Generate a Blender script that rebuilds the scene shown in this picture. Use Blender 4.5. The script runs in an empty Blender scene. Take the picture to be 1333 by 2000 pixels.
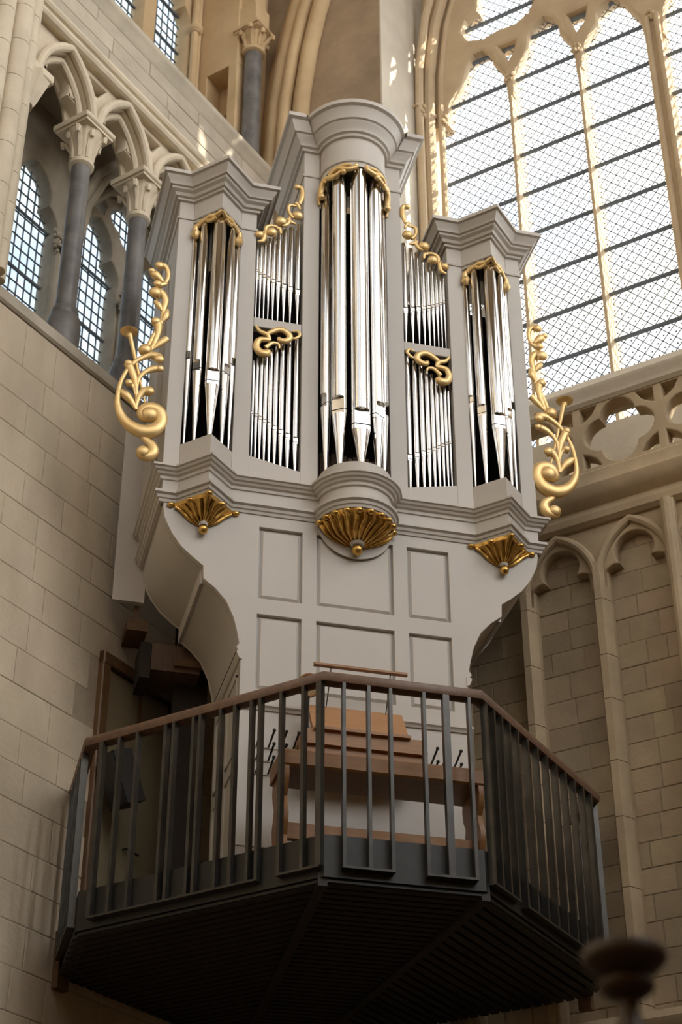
import bpy, bmesh, math, random
from math import sin, cos, pi, radians, sqrt, atan2, hypot
from mathutils import Vector, Matrix

random.seed(7)
scene = bpy.context.scene
COL = scene.collection

# ------------------------------------------------------------------ camera, world, sun, exposure
PITCH, YAW, ROLL, FPX = radians(33.3007), radians(14.4865), radians(-0.11135), 3364.23
fh = Vector((sin(YAW), cos(YAW), 0)); rt = Vector((cos(YAW), -sin(YAW), 0)); UPZ = Vector((0, 0, 1))
fw = fh*cos(PITCH) + UPZ*sin(PITCH); up0 = -fh*sin(PITCH) + UPZ*cos(PITCH)
cr = rt*cos(ROLL) + up0*sin(ROLL); cu = -rt*sin(ROLL) + up0*cos(ROLL)
cam_d = bpy.data.cameras.new('camera'); cam = bpy.data.objects.new('camera', cam_d); COL.objects.link(cam)
cam.matrix_world = Matrix(((cr.x, cu.x, -fw.x, -2.9702), (cr.y, cu.y, -fw.y, -11.0576), (cr.z, cu.z, -fw.z, -5.0157), (0, 0, 0, 1)))
cam_d.sensor_fit = 'VERTICAL'; cam_d.sensor_height = 36; cam_d.lens = FPX/2000*36
cam_d.clip_end = 300
cam_d.dof.use_dof = True; cam_d.dof.focus_distance = 12.6; cam_d.dof.aperture_fstop = 2.6
scene.camera = cam

OUT = Vector((sqrt(.5), sqrt(.5), 0)); ALONG = Vector((sqrt(.5), -sqrt(.5), 0))   # through the great window / along its wall
SUN_DIR = (OUT*.30 + ALONG*.72 + UPZ*.40).normalized()
sl = bpy.data.lights.new('sun', 'SUN'); sl.energy = 12; sl.angle = radians(.6); sl.color = (1, .92, .80)
so = bpy.data.objects.new('sun', sl); COL.objects.link(so)
so.rotation_euler = SUN_DIR.to_track_quat('Z', 'Y').to_euler()

w = bpy.data.worlds.new('sky'); scene.world = w; w.use_nodes = True
nt = w.node_tree; nt.nodes.clear()
N = nt.nodes.new; LK = nt.links.new
tc = N('ShaderNodeTexCoord'); nz = N('ShaderNodeTexNoise'); nz.inputs['Scale'].default_value = 3.2; nz.inputs['Detail'].default_value = 6
mp = N('ShaderNodeMapping'); mp.inputs['Scale'].default_value = (1, 1, 3.0); LK(tc.outputs['Generated'], mp.inputs[0]); LK(mp.outputs[0], nz.inputs['Vector'])
rp = N('ShaderNodeValToRGB'); rp.color_ramp.elements[0].position = .36; rp.color_ramp.elements[0].color = (.70, .82, 1.0, 1)
rp.color_ramp.elements[1].position = .62; rp.color_ramp.elements[1].color = (1.08, 1.0, .87, 1); LK(nz.outputs['Fac'], rp.inputs[0])
dt = N('ShaderNodeVectorMath'); dt.operation = 'DOT_PRODUCT'; dt.inputs[1].default_value = SUN_DIR; LK(tc.outputs['Generated'], dt.inputs[0])
mr = N('ShaderNodeMapRange'); mr.interpolation_type = 'SMOOTHSTEP'; mr.inputs['From Min'].default_value = .1; mr.inputs['From Max'].default_value = 1.05
mr.inputs['To Min'].default_value = 1.35; mr.inputs['To Max'].default_value = 6.0          # the sky brightens towards the sun
LK(dt.outputs['Value'], mr.inputs['Value'])
bg = N('ShaderNodeBackground'); LK(rp.outputs[0], bg.inputs[0]); LK(mr.outputs[0], bg.inputs[1])
wo = N('ShaderNodeOutputWorld'); LK(bg.outputs[0], wo.inputs[0])

scene.view_settings.view_transform = 'Standard'; scene.view_settings.look = 'None'
scene.view_settings.gamma = 1; scene.view_settings.use_curve_mapping = False
scene.view_settings.exposure = .33
scene.cycles.transparent_max_bounces = 14
scene.cycles.max_bounces = 6; scene.cycles.diffuse_bounces = 4; scene.cycles.glossy_bounces = 3; scene.cycles.adaptive_threshold = .05
scene.cycles.caustics_reflective = False; scene.cycles.caustics_refractive = False

# ------------------------------------------------------------------ materials
def mat(name, c1, c2=None, rough=.8, metal=0, scale=4, bump=0, var=0, streak=None, spec=.5, detail=5, bscale=None):
    m = bpy.data.materials.new(name); m.use_nodes = True; t = m.node_tree; b = t.nodes['Principled BSDF']
    b.inputs['Roughness'].default_value = rough; b.inputs['Metallic'].default_value = metal
    b.inputs['Specular IOR Level'].default_value = spec
    c2 = c2 or tuple(min(1, x*.85) for x in c1)
    n = t.nodes.new; l = t.links.new
    tcn = n('ShaderNodeTexCoord'); mpn = n('ShaderNodeMapping'); mpn.inputs['Scale'].default_value = streak or (1, 1, 1)
    gn = n('ShaderNodeNewGeometry'); l(gn.outputs['Position'], mpn.inputs[0])
    no = n('ShaderNodeTexNoise'); no.inputs['Scale'].default_value = scale; no.inputs['Detail'].default_value = detail; no.inputs['Roughness'].default_value = .6
    l(mpn.outputs[0], no.inputs['Vector'])
    r = n('ShaderNodeValToRGB'); r.color_ramp.elements[0].position = .35; r.color_ramp.elements[1].position = .68
    r.color_ramp.elements[0].color = (*c2, 1); r.color_ramp.elements[1].color = (*c1, 1); l(no.outputs['Fac'], r.inputs[0])
    out = r.outputs[0]
    if var:
        oi = n('ShaderNodeObjectInfo'); hs = n('ShaderNodeHueSaturation')
        m1 = n('ShaderNodeMapRange'); m1.inputs['To Min'].default_value = 1-var; m1.inputs['To Max'].default_value = 1+var; l(oi.outputs['Random'], m1.inputs['Value'])
        mu = n('ShaderNodeMath'); mu.operation = 'MULTIPLY'; mu.inputs[1].default_value = 7.31; l(oi.outputs['Random'], mu.inputs[0])
        fr = n('ShaderNodeMath'); fr.operation = 'FRACT'; l(mu.outputs[0], fr.inputs[0])
        m2 = n('ShaderNodeMapRange'); m2.inputs['To Min'].default_value = .5-var*.06; m2.inputs['To Max'].default_value = .5+var*.06; l(fr.outputs[0], m2.inputs['Value'])
        l(m2.outputs[0], hs.inputs['Hue']); l(m1.outputs[0], hs.inputs['Value']); l(out, hs.inputs['Color']); out = hs.outputs[0]
    l(out, b.inputs['Base Color'])
    if bump:
        bn = n('ShaderNodeTexNoise'); bn.inputs['Scale'].default_value = bscale or scale*8; bn.inputs['Detail'].default_value = 6; l(gn.outputs['Position'], bn.inputs['Vector'])
        bu = n('ShaderNodeBump'); bu.inputs['Strength'].default_value = bump; bu.inputs['Distance'].default_value = .01
        l(bn.outputs['Fac'], bu.inputs['Height']); l(bu.outputs[0], b.inputs['Normal'])
    return m

def glass_mat(name, tint, gl=.06):
    m = bpy.data.materials.new(name); m.use_nodes = True; t = m.node_tree; t.nodes.clear(); n = t.nodes.new; l = t.links.new
    tr = n('ShaderNodeBsdfTransparent'); g = n('ShaderNodeBsdfGlossy'); g.inputs['Roughness'].default_value = .05
    mx = n('ShaderNodeMixShader'); mx.inputs[0].default_value = gl; o = n('ShaderNodeOutputMaterial')
    gn = n('ShaderNodeNewGeometry'); no = n('ShaderNodeTexNoise'); no.inputs['Scale'].default_value = 6; l(gn.outputs['Position'], no.inputs['Vector'])
    r = n('ShaderNodeValToRGB'); r.color_ramp.elements[0].position = .3; r.color_ramp.elements[1].position = .7
    r.color_ramp.elements[0].color = (*[x*.93 for x in tint], 1); r.color_ramp.elements[1].color = (*tint, 1)
    l(no.outputs['Fac'], r.inputs[0]); l(r.outputs[0], tr.inputs[0]); l(tr.outputs[0], mx.inputs[1]); l(g.outputs[0], mx.inputs[2]); l(mx.outputs[0], o.inputs[0])
    return m

M = dict(
    stone_l=mat('limestone_left', (.68, .565, .41), (.47, .385, .275), .92, scale=1.1, bump=.45, var=.045, bscale=22, streak=(1, 1, .45), detail=9),
    stone_r=mat('limestone_right', (.44, .35, .235), (.34, .27, .18), .92, scale=2.2, bump=.35, var=.13, bscale=26),
    carved=mat('carved_limestone', (.69, .59, .44), (.57, .485, .355), .9, scale=2.5, bump=.2),
    carved_r=mat('carved_sandstone', (.50, .39, .25), (.40, .31, .20), .9, scale=2.5, bump=.2),
    pale=mat('pale_ashlar', (.53, .46, .35), (.42, .365, .28), .9, scale=3, bump=.25, var=.08),
    ochre=mat('ochre_limestone', (.60, .43, .24), (.50, .35, .19), .9, scale=2, bump=.2),
    winstone=mat('window_stone', (.60, .465, .30), (.50, .38, .24), .9, scale=2.5, bump=.2),
    plaster=mat('shaded_plaster', (.40, .29, .18), (.26, .19, .12), .95, scale=1.7, bump=.5, bscale=14),  # brown plaster, the shade of faces turned from the window put into its colour
    reveal=mat('lit_reveal', (.60, .53, .42), (.50, .44, .35), .95, scale=2, bump=.4, bscale=14),  # paler stone, the window light on the reveal put into its colour
    marble=mat('dark_marble', (.19, .172, .155), (.10, .092, .085), .45, scale=5, bump=.1),
    soot=mat('sooty_limestone', (.40, .335, .25), (.28, .235, .175), .92, scale=2.5, bump=.3),  # darker limestone for the triforium passage
    mortar=mat('mortar', (.40, .33, .24), (.33, .265, .19), .95, scale=5),
    paint=mat('grey_case_paint', (.56, .515, .455), (.535, .49, .43), .5, scale=2.2),
    paint_in=mat('panel_mould_paint', (.44, .445, .43), (.42, .425, .41), .5, scale=3),
    tin=mat('polished_tin', (.78, .76, .73), (.72, .70, .67), .12, metal=1, scale=3),
    slot=mat('mouth_slot', (.01, .01, .01), (.008, .008, .008), .9),
    gold=mat('gilded_carving', (.90, .66, .32), (.80, .54, .22), .45, metal=.6, scale=9, bump=.12, bscale=40),
    gold_d=mat('shaded_gilding', (.80, .52, .16), (.50, .29, .07), .30, metal=.9, scale=16, bump=.2, bscale=50),  # darker gold for the corbels, their shadow put into the colour
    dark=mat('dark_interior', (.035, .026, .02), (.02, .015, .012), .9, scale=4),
    brown=mat('brown_slats', (.14, .085, .055), (.09, .055, .036), .7, scale=3, streak=(8, 8, .6)),
    oak=mat('varnished_oak', (.33, .155, .048), (.26, .12, .036), .42, scale=5, streak=(1, 6, 6)),
    oak_p=mat('pale_oak', (.45, .235, .11), (.39, .20, .09), .5, scale=5, streak=(1, 6, 6)),
    beam=mat('rough_timber', (.15, .078, .034), (.10, .052, .023), .7, scale=6, streak=(2, 2, 6)),
    steel=mat('charcoal_steel', (.085, .080, .070), (.06, .056, .05), .33, metal=.6, scale=8),
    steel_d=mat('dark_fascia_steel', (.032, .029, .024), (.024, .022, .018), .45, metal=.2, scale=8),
    rail=mat('handrail_wood', (.20, .115, .07), (.14, .08, .05), .45, scale=6, streak=(3, 3, 3)),
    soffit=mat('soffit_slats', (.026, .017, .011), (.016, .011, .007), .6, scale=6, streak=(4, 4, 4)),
    door=mat('olive_door_paint', (.26, .215, .13), (.235, .19, .115), .55, scale=3),
    doorframe=mat('door_frame_wood', (.16, .085, .035), (.12, .06, .025), .5, scale=5, streak=(4, 4, 1)),
    black=mat('black_plastic', (.02, .018, .016), (.015, .014, .013), .5, scale=6),
    iron=mat('knob_black', (.018, .018, .018), (.012, .012, .012), .3, scale=6),
    lead=mat('lead_came', (.10, .105, .11), (.08, .085, .09), .6, scale=12),
    bar=mat('iron_saddle_bar', (.13, .15, .17), (.10, .115, .13), .6, scale=12),
    mirror=mat('mirror_glass', (.8, .8, .78), (.78, .78, .76), .03, metal=1),
    floor=mat('stone_floor', (.075, .06, .045), (.055, .045, .034), .7, scale=1.5),
    vault=mat('vault_plaster', (.55, .46, .34), (.47, .39, .29), .95, scale=1),
    nave=mat('nave_wall', (.50, .41, .29), (.42, .345, .24), .95, scale=1),
    finial=mat('turned_wood', (.075, .042, .02), (.05, .028, .014), .5, scale=8),
    glass_l=glass_mat('blue_tinted_glass', (.86, .94, 1.0)),
    glass_r=glass_mat('clear_quarry_glass', (.95, .97, .98), .04),
)

# ------------------------------------------------------------------ helpers
class Frame:
    """along s, up z, towards the room d"""
    def __init__(f, o, ang):
        f.o = Vector(o); f.e = Vector((cos(ang), sin(ang), 0)); f.n = Vector((sin(ang), -cos(ang), 0))
    def p(f, s, z, d=0):
        return f.o + f.e*s + f.n*d + Vector((0, 0, z))
FL = Frame((-1.92, 1.09, 0), radians(43))
FR = Frame((1.93, .63, 0), radians(-45))
FO = Frame((0, 0, 0), 0)            # organ: s = x, d = -y

def link(o, parent=None):
    COL.objects.link(o)
    if parent is not None:
        o.parent = parent
    return o
def wloc(o):
    v = Vector((0, 0, 0))
    while o is not None:
        v = v + o.location; o = o.parent
    return v
def finish(me, m, name, parent=None, smooth=35, origin=None, kind=None):
    bm = bmesh.new(); bm.from_mesh(me); bmesh.ops.recalc_face_normals(bm, faces=bm.faces)
    bm.to_mesh(me); bm.free()
    off = wloc(parent) if parent is not None else Vector((0, 0, 0))
    o = bpy.data.objects.new(name, me)
    if origin is not None:
        me.transform(Matrix.Translation(-Vector(origin))); o.location = Vector(origin) - off
    else:
        me.transform(Matrix.Translation(-off))
    if smooth:
        me.shade_smooth(); me.set_sharp_from_angle(angle=radians(smooth))
    me.materials.append(M[m]); link(o, parent)
    if kind:
        o['kind'] = kind
    return o

class MB:
    def __init__(b): b.v = []; b.f = []
    def add(b, vs, fs):
        n = len(b.v); b.v += [Vector(v) for v in vs]; b.f += [tuple(i+n for i in f) for f in fs]
    def box(b, F, s0, s1, z0, z1, d0, d1, ch=0):
        if ch:   # chamfered front face
            P = [F.p(s0, z0, d0), F.p(s1, z0, d0), F.p(s1, z1, d0), F.p(s0, z1, d0), F.p(s0, z0, d1-ch), F.p(s1, z0, d1-ch), F.p(s1, z1, d1-ch), F.p(s0, z1, d1-ch),
                 F.p(s0+ch, z0+ch, d1), F.p(s1-ch, z0+ch, d1), F.p(s1-ch, z1-ch, d1), F.p(s0+ch, z1-ch, d1)]
            b.add(P, [(0, 1, 2, 3), (0, 1, 5, 4), (1, 2, 6, 5), (2, 3, 7, 6), (3, 0, 4, 7), (4, 5, 9, 8), (5, 6, 10, 9), (6, 7, 11, 10), (7, 4, 8, 11), (8, 9, 10, 11)])
        else:
            P = [F.p(s, z, d) for d in (d0, d1) for s, z in ((s0, z0), (s1, z0), (s1, z1), (s0, z1))]
            b.add(P, [(0, 1, 2, 3), (4, 5, 6, 7), (0, 1, 5, 4), (1, 2, 6, 5), (2, 3, 7, 6), (3, 0, 4, 7)])
        return b
    def wbox(b, x0, x1, y0, y1, z0, z1):
        return b.box(FO, x0, x1, z0, z1, -y1, -y0)
    def prism(b, pts, z0, z1):
        n = len(pts); b.add([(x, y, z0) for x, y in pts] + [(x, y, z1) for x, y in pts],
                            [tuple(range(n)), tuple(range(n, 2*n))] + [(i, (i+1) % n, n+(i+1) % n, n+i) for i in range(n)])
        return b
    def lathe(b, prof, c, n=24, a0=0, a1=2*pi, mod=None):
        full = abs(a1-a0-2*pi) < 1e-6; m = n if full else n+1; vs = []; fs = []
        for j, (r, z) in enumerate(prof):
            for i in range(m):
                a = a0+(a1-a0)*i/n; rr = r*(mod(a, j/(len(prof)-1)) if mod else 1)
                vs.append((c[0]+rr*cos(a), c[1]+rr*sin(a), z))
        for j in range(len(prof)-1):
            for i in range(n):
                k = (i+1) % m; fs.append((j*m+i, j*m+k, (j+1)*m+k, (j+1)*m+i))
        fs.append(tuple(range(m))); fs.append(tuple(range((len(prof)-1)*m, len(prof)*m)))
        b.add(vs, fs); return b
    def tube(b, path, rad, n=8, flat=None, cap=True):
        path = [Vector(p) for p in path]; k = len(path); rad = rad if hasattr(rad, '__len__') else [rad]*k
        t0 = (path[1]-path[0]).normalized(); ref = Vector((0, 1, 0)) if abs(t0.y) < .8 else Vector((1, 0, 0))
        u = t0.cross(ref).normalized(); vs = []; fs = []
        for i in range(k):
            t = (path[min(i+1, k-1)]-path[max(i-1, 0)]).normalized(); u = (u-t*u.dot(t)).normalized(); v = t.cross(u)
            for j in range(n):
                a = 2*pi*j/n; o = (u*cos(a)+v*sin(a))*rad[i]
                if flat: o = o-flat[0]*(o.dot(flat[0])*(1-flat[1]))
                vs.append(path[i]+o)
        for i in range(k-1):
            for j in range(n):
                fs.append((i*n+j, i*n+(j+1) % n, (i+1)*n+(j+1) % n, (i+1)*n+j))
        if cap: fs += [tuple(range(n)), tuple(range((k-1)*n, k*n))]
        b.add(vs, fs); return b
    def ball(b, c, r, n=10, sc=(1, 1, 1)):
        c = Vector(c); vs = [c+Vector((0, 0, r*sc[2]))]; fs = []; m = n//2+1
        for i in range(1, m):
            th = pi*i/m
            for j in range(n):
                a = 2*pi*j/n; vs.append(c+Vector((r*sc[0]*sin(th)*cos(a), r*sc[1]*sin(th)*sin(a), r*sc[2]*cos(th))))
        vs.append(c-Vector((0, 0, r*sc[2])))
        for j in range(n):
            fs.append((0, 1+j, 1+(j+1) % n)); e = 1+(m-2)*n; fs.append((len(vs)-1, e+j, e+(j+1) % n))
        for i in range(m-2):
            for j in range(n):
                fs.append((1+i*n+j, 1+i*n+(j+1) % n, 1+(i+1)*n+(j+1) % n, 1+(i+1)*n+j))
        b.add(vs, fs); return b
    def sweep(b, path, prof):
        """plan path (x, y), profile (offset to the right of travel, z)"""
        k = len(path); P = [Vector(p) for p in path]; vs = []; fs = []; m = len(prof)
        for i in range(k):
            nn = []
            for a, c in ((i-1, i), (i, i+1)):
                if a >= 0 and c < k:
                    d = (P[c]-P[a]).normalized(); nn.append(Vector((d.y, -d.x)))
            if len(nn) == 2:
                h = (nn[0]+nn[1]).normalized(); h = h/max(.35, h.dot(nn[0]))
            else: h = nn[0]
            for o, z in prof: vs.append((P[i].x+h.x*o, P[i].y+h.y*o, z))
        for i in range(k-1):
            for j in range(m):
                fs.append((i*m+j, i*m+(j+1) % m, (i+1)*m+(j+1) % m, (i+1)*m+j))
        fs += [tuple(range(m)), tuple(range((k-1)*m, k*m))]
        b.add(vs, fs); return b
    def build(b, name, m, parent=None, smooth=35, origin=None, kind=None):
        me = bpy.data.meshes.new(name); me.from_pydata([tuple(v) for v in b.v], [], b.f); me.validate()
        return finish(me, m, name, parent, smooth, origin, kind)

def plate(name, m, F, outer, holes, d0, d1, parent=None, bevel=0, kind=None):
    """a flat slab with holes, lying in the frame's wall plane between depths d0 and d1"""
    cu_ = bpy.data.curves.new(name, 'CURVE'); cu_.dimensions = '2D'; cu_.fill_mode = 'BOTH'
    cu_.extrude = (d1-d0)/2-bevel; cu_.bevel_depth = bevel; cu_.bevel_resolution = 1; cu_.offset = -bevel
    for pts in [outer]+list(holes):
        sp = cu_.splines.new('POLY'); sp.points.add(len(pts)-1); sp.use_cyclic_u = True
        for q_, (s, z) in zip(sp.points, pts): q_.co = (s, z, 0, 1)
    ob = bpy.data.objects.new('tmp', cu_); COL.objects.link(ob)
    dg = bpy.context.evaluated_depsgraph_get(); me = bpy.data.meshes.new_from_object(ob.evaluated_get(dg))
    bpy.data.objects.remove(ob); bpy.data.curves.remove(cu_)
    dm = (d0+d1)/2
    for v in me.vertices: v.co = F.p(v.co.x, v.co.y, dm+v.co.z)
    me.materials.clear()
    return finish(me, m, name, parent, 30, kind=kind)

def arc(p, q, bulge, n=8):
    p = Vector(p); q = Vector(q); d = q-p; c = d.length
    if abs(bulge) < 1e-4: return [tuple(p.lerp(q, i/n)) for i in range(n+1)]
    sg = bulge*c/2; R = (c*c/4+sg*sg)/(2*sg); nrm = Vector((-d.y, d.x))/c; ctr = (p+q)/2+nrm*(sg-R)
    a0 = atan2(p.y-ctr.y, p.x-ctr.x); a1 = atan2(q.y-ctr.y, q.x-ctr.x); da = a1-a0
    while da > pi: da -= 2*pi
    while da < -pi: da += 2*pi
    return [(ctr.x+abs(R)*cos(a0+da*i/n), ctr.y+abs(R)*sin(a0+da*i/n)) for i in range(n+1)]
def pointed(c, a, z0, h, n=10):
    l = arc((-a, 0), (0, h), .26, n); return [(c+x, z0+y) for x, y in l]+[(c-x, z0+y) for x, y in reversed(l[:-1])]
def trefoil(c, a, z0, h, n=6, ci=.5, ch=.40, b1=.42, b2=.38):
    l = arc((-a, 0), (-ci*a, ch*h), b1, n)[:-1]+arc((-ci*a, ch*h), (0, h), b2, n)
    return [(c+x, z0+y) for x, y in l]+[(c-x, z0+y) for x, y in reversed(l[:-1])]
def quatrefoil(cx, cz, r, off, n=9):
    kk = (off+sqrt(max(0, 2*r*r-off*off)))/2; tm = atan2(kk, kk-off); pts = []
    for k in range(4):
        a = k*pi/2
        for i in range(n):
            t = a-tm+2*tm*i/n; pts.append((cx+off*cos(a)+r*cos(t), cz+off*sin(a)+r*sin(t)))
    return pts
def clip(poly, a, b_, c):
    """keep a*x + b*y <= c"""
    out = []
    for i in range(len(poly)):
        p, q_ = poly[i], poly[(i+1) % len(poly)]; fp = a*p[0]+b_*p[1]-c; fq = a*q_[0]+b_*q_[1]-c
        if fp <= 0: out.append(p)
        if (fp < 0 < fq) or (fq < 0 < fp):
            t = fp/(fp-fq); out.append((p[0]+(q_[0]-p[0])*t, p[1]+(q_[1]-p[1])*t))
    return out
def clip_convex(poly, region):
    for i in range(len(region)):      # region counter-clockwise
        p, q_ = region[i], region[(i+1) % len(region)]; ex, ey = q_[0]-p[0], q_[1]-p[1]
        poly = clip(poly, ey, -ex, ey*p[0]-ex*p[1])
        if len(poly) < 3: return []
    return poly
def empty(name, loc, label=None, cat=None, parent=None, group=None, kind=None):
    o = bpy.data.objects.new(name, None); o.location = loc; o.empty_display_size = .1; link(o, parent)
    tag(o, label, cat, group, kind); return o
def tag(o, label=None, cat=None, group=None, kind=None):
    if label: o['label'] = label
    if cat: o['category'] = cat
    if group: o['group'] = group
    if kind: o['kind'] = kind
    return o
def struct(o, label, cat): return tag(o, label, cat, kind='structure')

# unit ashlar block shared by every stone
_b = MB(); _b.box(FO, -.5, .5, -.5, .5, -1, 0, 0)
ublk = {}
def block_mesh(m):
    if m not in ublk:
        b = MB(); c = .012
        P = [(-.5, 0, -.5), (.5, 0, -.5), (.5, 0, .5), (-.5, 0, .5), (-.5, -.6, -.5), (.5, -.6, -.5), (.5, -.6, .5), (-.5, -.6, .5),
             (-.5+c, -1, -.5+2*c), (.5-c, -1, -.5+2*c), (.5-c, -1, .5-2*c), (-.5+c, -1, .5-2*c)]
        me = bpy.data.meshes.new('stone'); me.from_pydata(P, [], [(0, 1, 5, 4), (1, 2, 6, 5), (2, 3, 7, 6), (3, 0, 4, 7), (4, 5, 9, 8), (5, 6, 10, 9), (6, 7, 11, 10), (7, 4, 8, 11), (8, 9, 10, 11)])
        me.materials.append(M[m]); ublk[m] = me
    return ublk[m]
def stone(F, m, parent, s0, s1, z0, z1, d, proud, gap=.004):
    o = bpy.data.objects.new('stone', block_mesh(m)); c = F.p((s0+s1)/2, (z0+z1)/2, d)-wloc(parent)
    ang = atan2(F.e.y, F.e.x); o.location = c; o.rotation_euler = (0, 0, ang); o.scale = (s1-s0-2*gap, proud, z1-z0-2*gap)
    link(o, parent); return o
def courses(F, m, parent, s0, s1, zs, d, wr, proud=.014, skip=None, rnd=None, gap=.004):
    rnd = rnd or random
    for i in range(len(zs)-1):
        s = s0-rnd.random()*wr[0]*.8
        while s < s1-.03:
            wd = rnd.uniform(*wr); a = max(s, s0); e = min(s+wd, s1)
            if s1-e < .12: e = s1
            if e-a > .03 and not (skip and skip((a+e)/2, (zs[i]+zs[i+1])/2)):
                stone(F, m, parent, a, e, zs[i], zs[i+1], d, proud+rnd.uniform(-.003, .003)*min(1, proud/.01), gap)
            s = e if e == s1 else s+wd
            if e == s1: break
def zrange(z0, z1, h, rnd):
    zs = [z0]
    while zs[-1] < z1-h*.6: zs.append(zs[-1]+h*rnd.uniform(.88, 1.12))
    zs[-1] = z1; return zs

# ------------------------------------------------------------------ the shell of the church
GZ = -6.6
fl = MB().box(FO, -30, 20, GZ-.3, GZ, -14, 34).build('floor', 'floor'); struct(fl, 'dark stone floor of the church far below the organ', 'floor')
# far sides of the church, never in view: solid below, open window band above, vault over all
def far(F, s0, s1, name, label, zb):
    e = empty(name, F.p((s0+s1)/2, GZ), label, 'wall', kind='structure')
    MB().box(F, s0, s1, GZ, zb, -.5, 0).build('wall_base', 'nave', e)
    MB().box(F, s0, s1, 23.0, 30, -.5, 0).build('wall_head', 'nave', e)
    s = s0
    while s < s1+.1:
        MB().box(F, s-.7, s+.7, GZ, 30, -.6, .15).build('pier', 'nave', e); MB().tube([F.p(s, GZ, .3), F.p(s, 30, .3)], .3, 12).build('pier_shaft', 'nave', e)
        MB().box(F, s+2.2, s+2.4, zb, 28, -.4, -.1).build('mullion', 'nave', e); s += 4.6
FO1 = Frame(FR.p(0, 0, 19), radians(135)); FO2 = Frame(FL.p(0, 0, 17), radians(223))
far(FO1, -11, 8, 'wall_rear', 'plain nave wall behind the camera with an open window band', 1.5)
far(FO2, -4, 22, 'wall_side', 'plain nave wall facing the triforium with an open window band', 6.0)
sc_ = empty('wall_screen', (0, -13.4, GZ), 'added screen behind the camera that shades the lower church', 'screen', kind='structure')  # unseen screen, added to keep low daylight off the lower walls and case
FS = Frame((0, -13.4, 0), radians(172))
MB().box(FS, -13, 16, GZ, 5.4, -.25, .25).build('screen_wall', 'nave', sc_)
MB().box(FS, -13, 16, 5.4, 5.7, -.4, .4, .05).build('screen_cornice', 'nave', sc_)
cl = MB().box(FR, -5, 20, 30, 30.4, -2, 24).build('ceiling', 'vault'); struct(cl, 'pale vault high above the church interior', 'ceiling')

# ---------------- left wall: ashlar below, triforium, band, clerestory
rl = random.Random(3)
WL = empty('wall_left', FL.p(0, GZ), 'pale ashlar wall with triforium arcade left of the organ', 'wall', kind='structure')
MB().box(FL, -20, 2.45, GZ, 4.16, -.7, -.004).build('wall_core', 'mortar', WL)
courses(FL, 'stone_l', WL, -4.3, 2.4, zrange(-2.3, 4.16, .30, rl), -.006, (.36, .74), .007,
        skip=lambda s, z: .16 < s < 1.12 and -.8 < z < 1.66, rnd=rl, gap=.0025)
b = MB()
b.box(FL, -20, 2.45, 4.165, 4.31, -.95, .03, .02)
b.build('sill_course', 'pale', WL)
# triforium columns
def column(F, parent, s, d, r, z0, z1, zc, zt, m='marble', mc='carved', ab=.22):
    c = F.p(s, 0, d).to_2d(); o = MB().lathe([(r*1.02, z0), (r, z0+.3), (r*.97, z1)], c, 20).build('column', m, parent)
    if z0 < 5: MB().lathe([(r*1.62, z0-.44), (r*1.68, z0-.16), (r*1.55, z0-.08), (r*1.3, z0-.05), (r*1.36, z0-.01), (r*1.2, z0+.04)], c, 20).build('column_base', m, o)
    k = MB().lathe([(r*1.0, z1-.02), (r*1.28, z1+.0), (r*1.28, z1+.045), (r*1.02, z1+.06), (r*1.12, z1+.16), (r*1.45, z1+.28), (r*1.95, zc)], c, 20, mod=lambda a, t: 1+.05*cos(8*a)*t)
    for i in range(8):
        a = pi/8+i*pi/4; dr = Vector((cos(a), sin(a), 0)); base = Vector((c.x, c.y, 0)); hh = zc-z1
        big = 1.0 if i % 2 else .8
        k.tube([base+dr*r*1.05+UPZ*(z1+.06), base+dr*r*1.12+UPZ*(z1+hh*.5), base+dr*r*1.75*big+UPZ*(z1+hh*.8), base+dr*r*2.25*big+UPZ*(z1+hh*.86), base+dr*r*2.2*big+UPZ*(z1+hh*.72)], [.02, .026, .03, .034, .02], 6)
    k.build('capital', mc, o)
    MB().box(F, s-ab, s+ab, zc, zc+.03, d-ab, d+ab).box(F, s-ab-.02, s+ab+.02, zc+.03, zt, d-ab-.02, d+ab+.02, .012).build('abacus', mc, o)
    return o
COLS = [-1.37, -.51, .345, 1.20, 2.05]; COLX = [-4.75, -3.9, -3.05, -2.2]
for s in COLS[1:4]+COLX[:3]: column(FL, WL, s, -.15, .092, 4.74, 6.50, 6.89, 6.98, ab=.19)
MB().lathe([(.10, 6.5), (.12, 6.56), (.2, 6.85)], FL.p(-1.40, 0, -.1).to_2d(), 14, mod=lambda a, t: 1+.12*cos(7*a)*t).box(FL, -1.47, -1.19, 6.87, 6.97, -.30, .06, .012).build('respond_capital', 'carved', WL)
# arch heads
ZT = 7.72
bottom = []
AP = [((COLS[i]+COLS[i+1])/2, (COLS[i+1]-COLS[i])/2-.055) for i in range(4)]
APX = [((COLX[i]+COLX[i+1])/2, (COLX[i+1]-COLX[i])/2-.055) for i in range(3)]
for c, a in AP: bottom += pointed(c, a, 6.985, .60, 10)
poly = [(-1.75, ZT), (-1.75, 6.98)]+bottom+[(2.4, 6.98), (2.4, ZT)]
holes = []
for s in COLS[1:4]: holes.append([(s-.15, 7.60), (s+.15, 7.60), (s+.045, 7.42), (s-.045, 7.42)])
plate('arcade_spandrel', 'carved', FL, poly, holes, -.36, -.07, WL, .012)
poly = [(-5.3, ZT), (-5.3, 6.98)]
for c, a in APX: poly += pointed(c, a, 6.985, .60, 10)
plate('arcade_spandrel', 'carved', FL, poly+[(-1.75, 6.98), (-1.75, ZT)], [], -.36, -.07, WL, .012)
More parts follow.
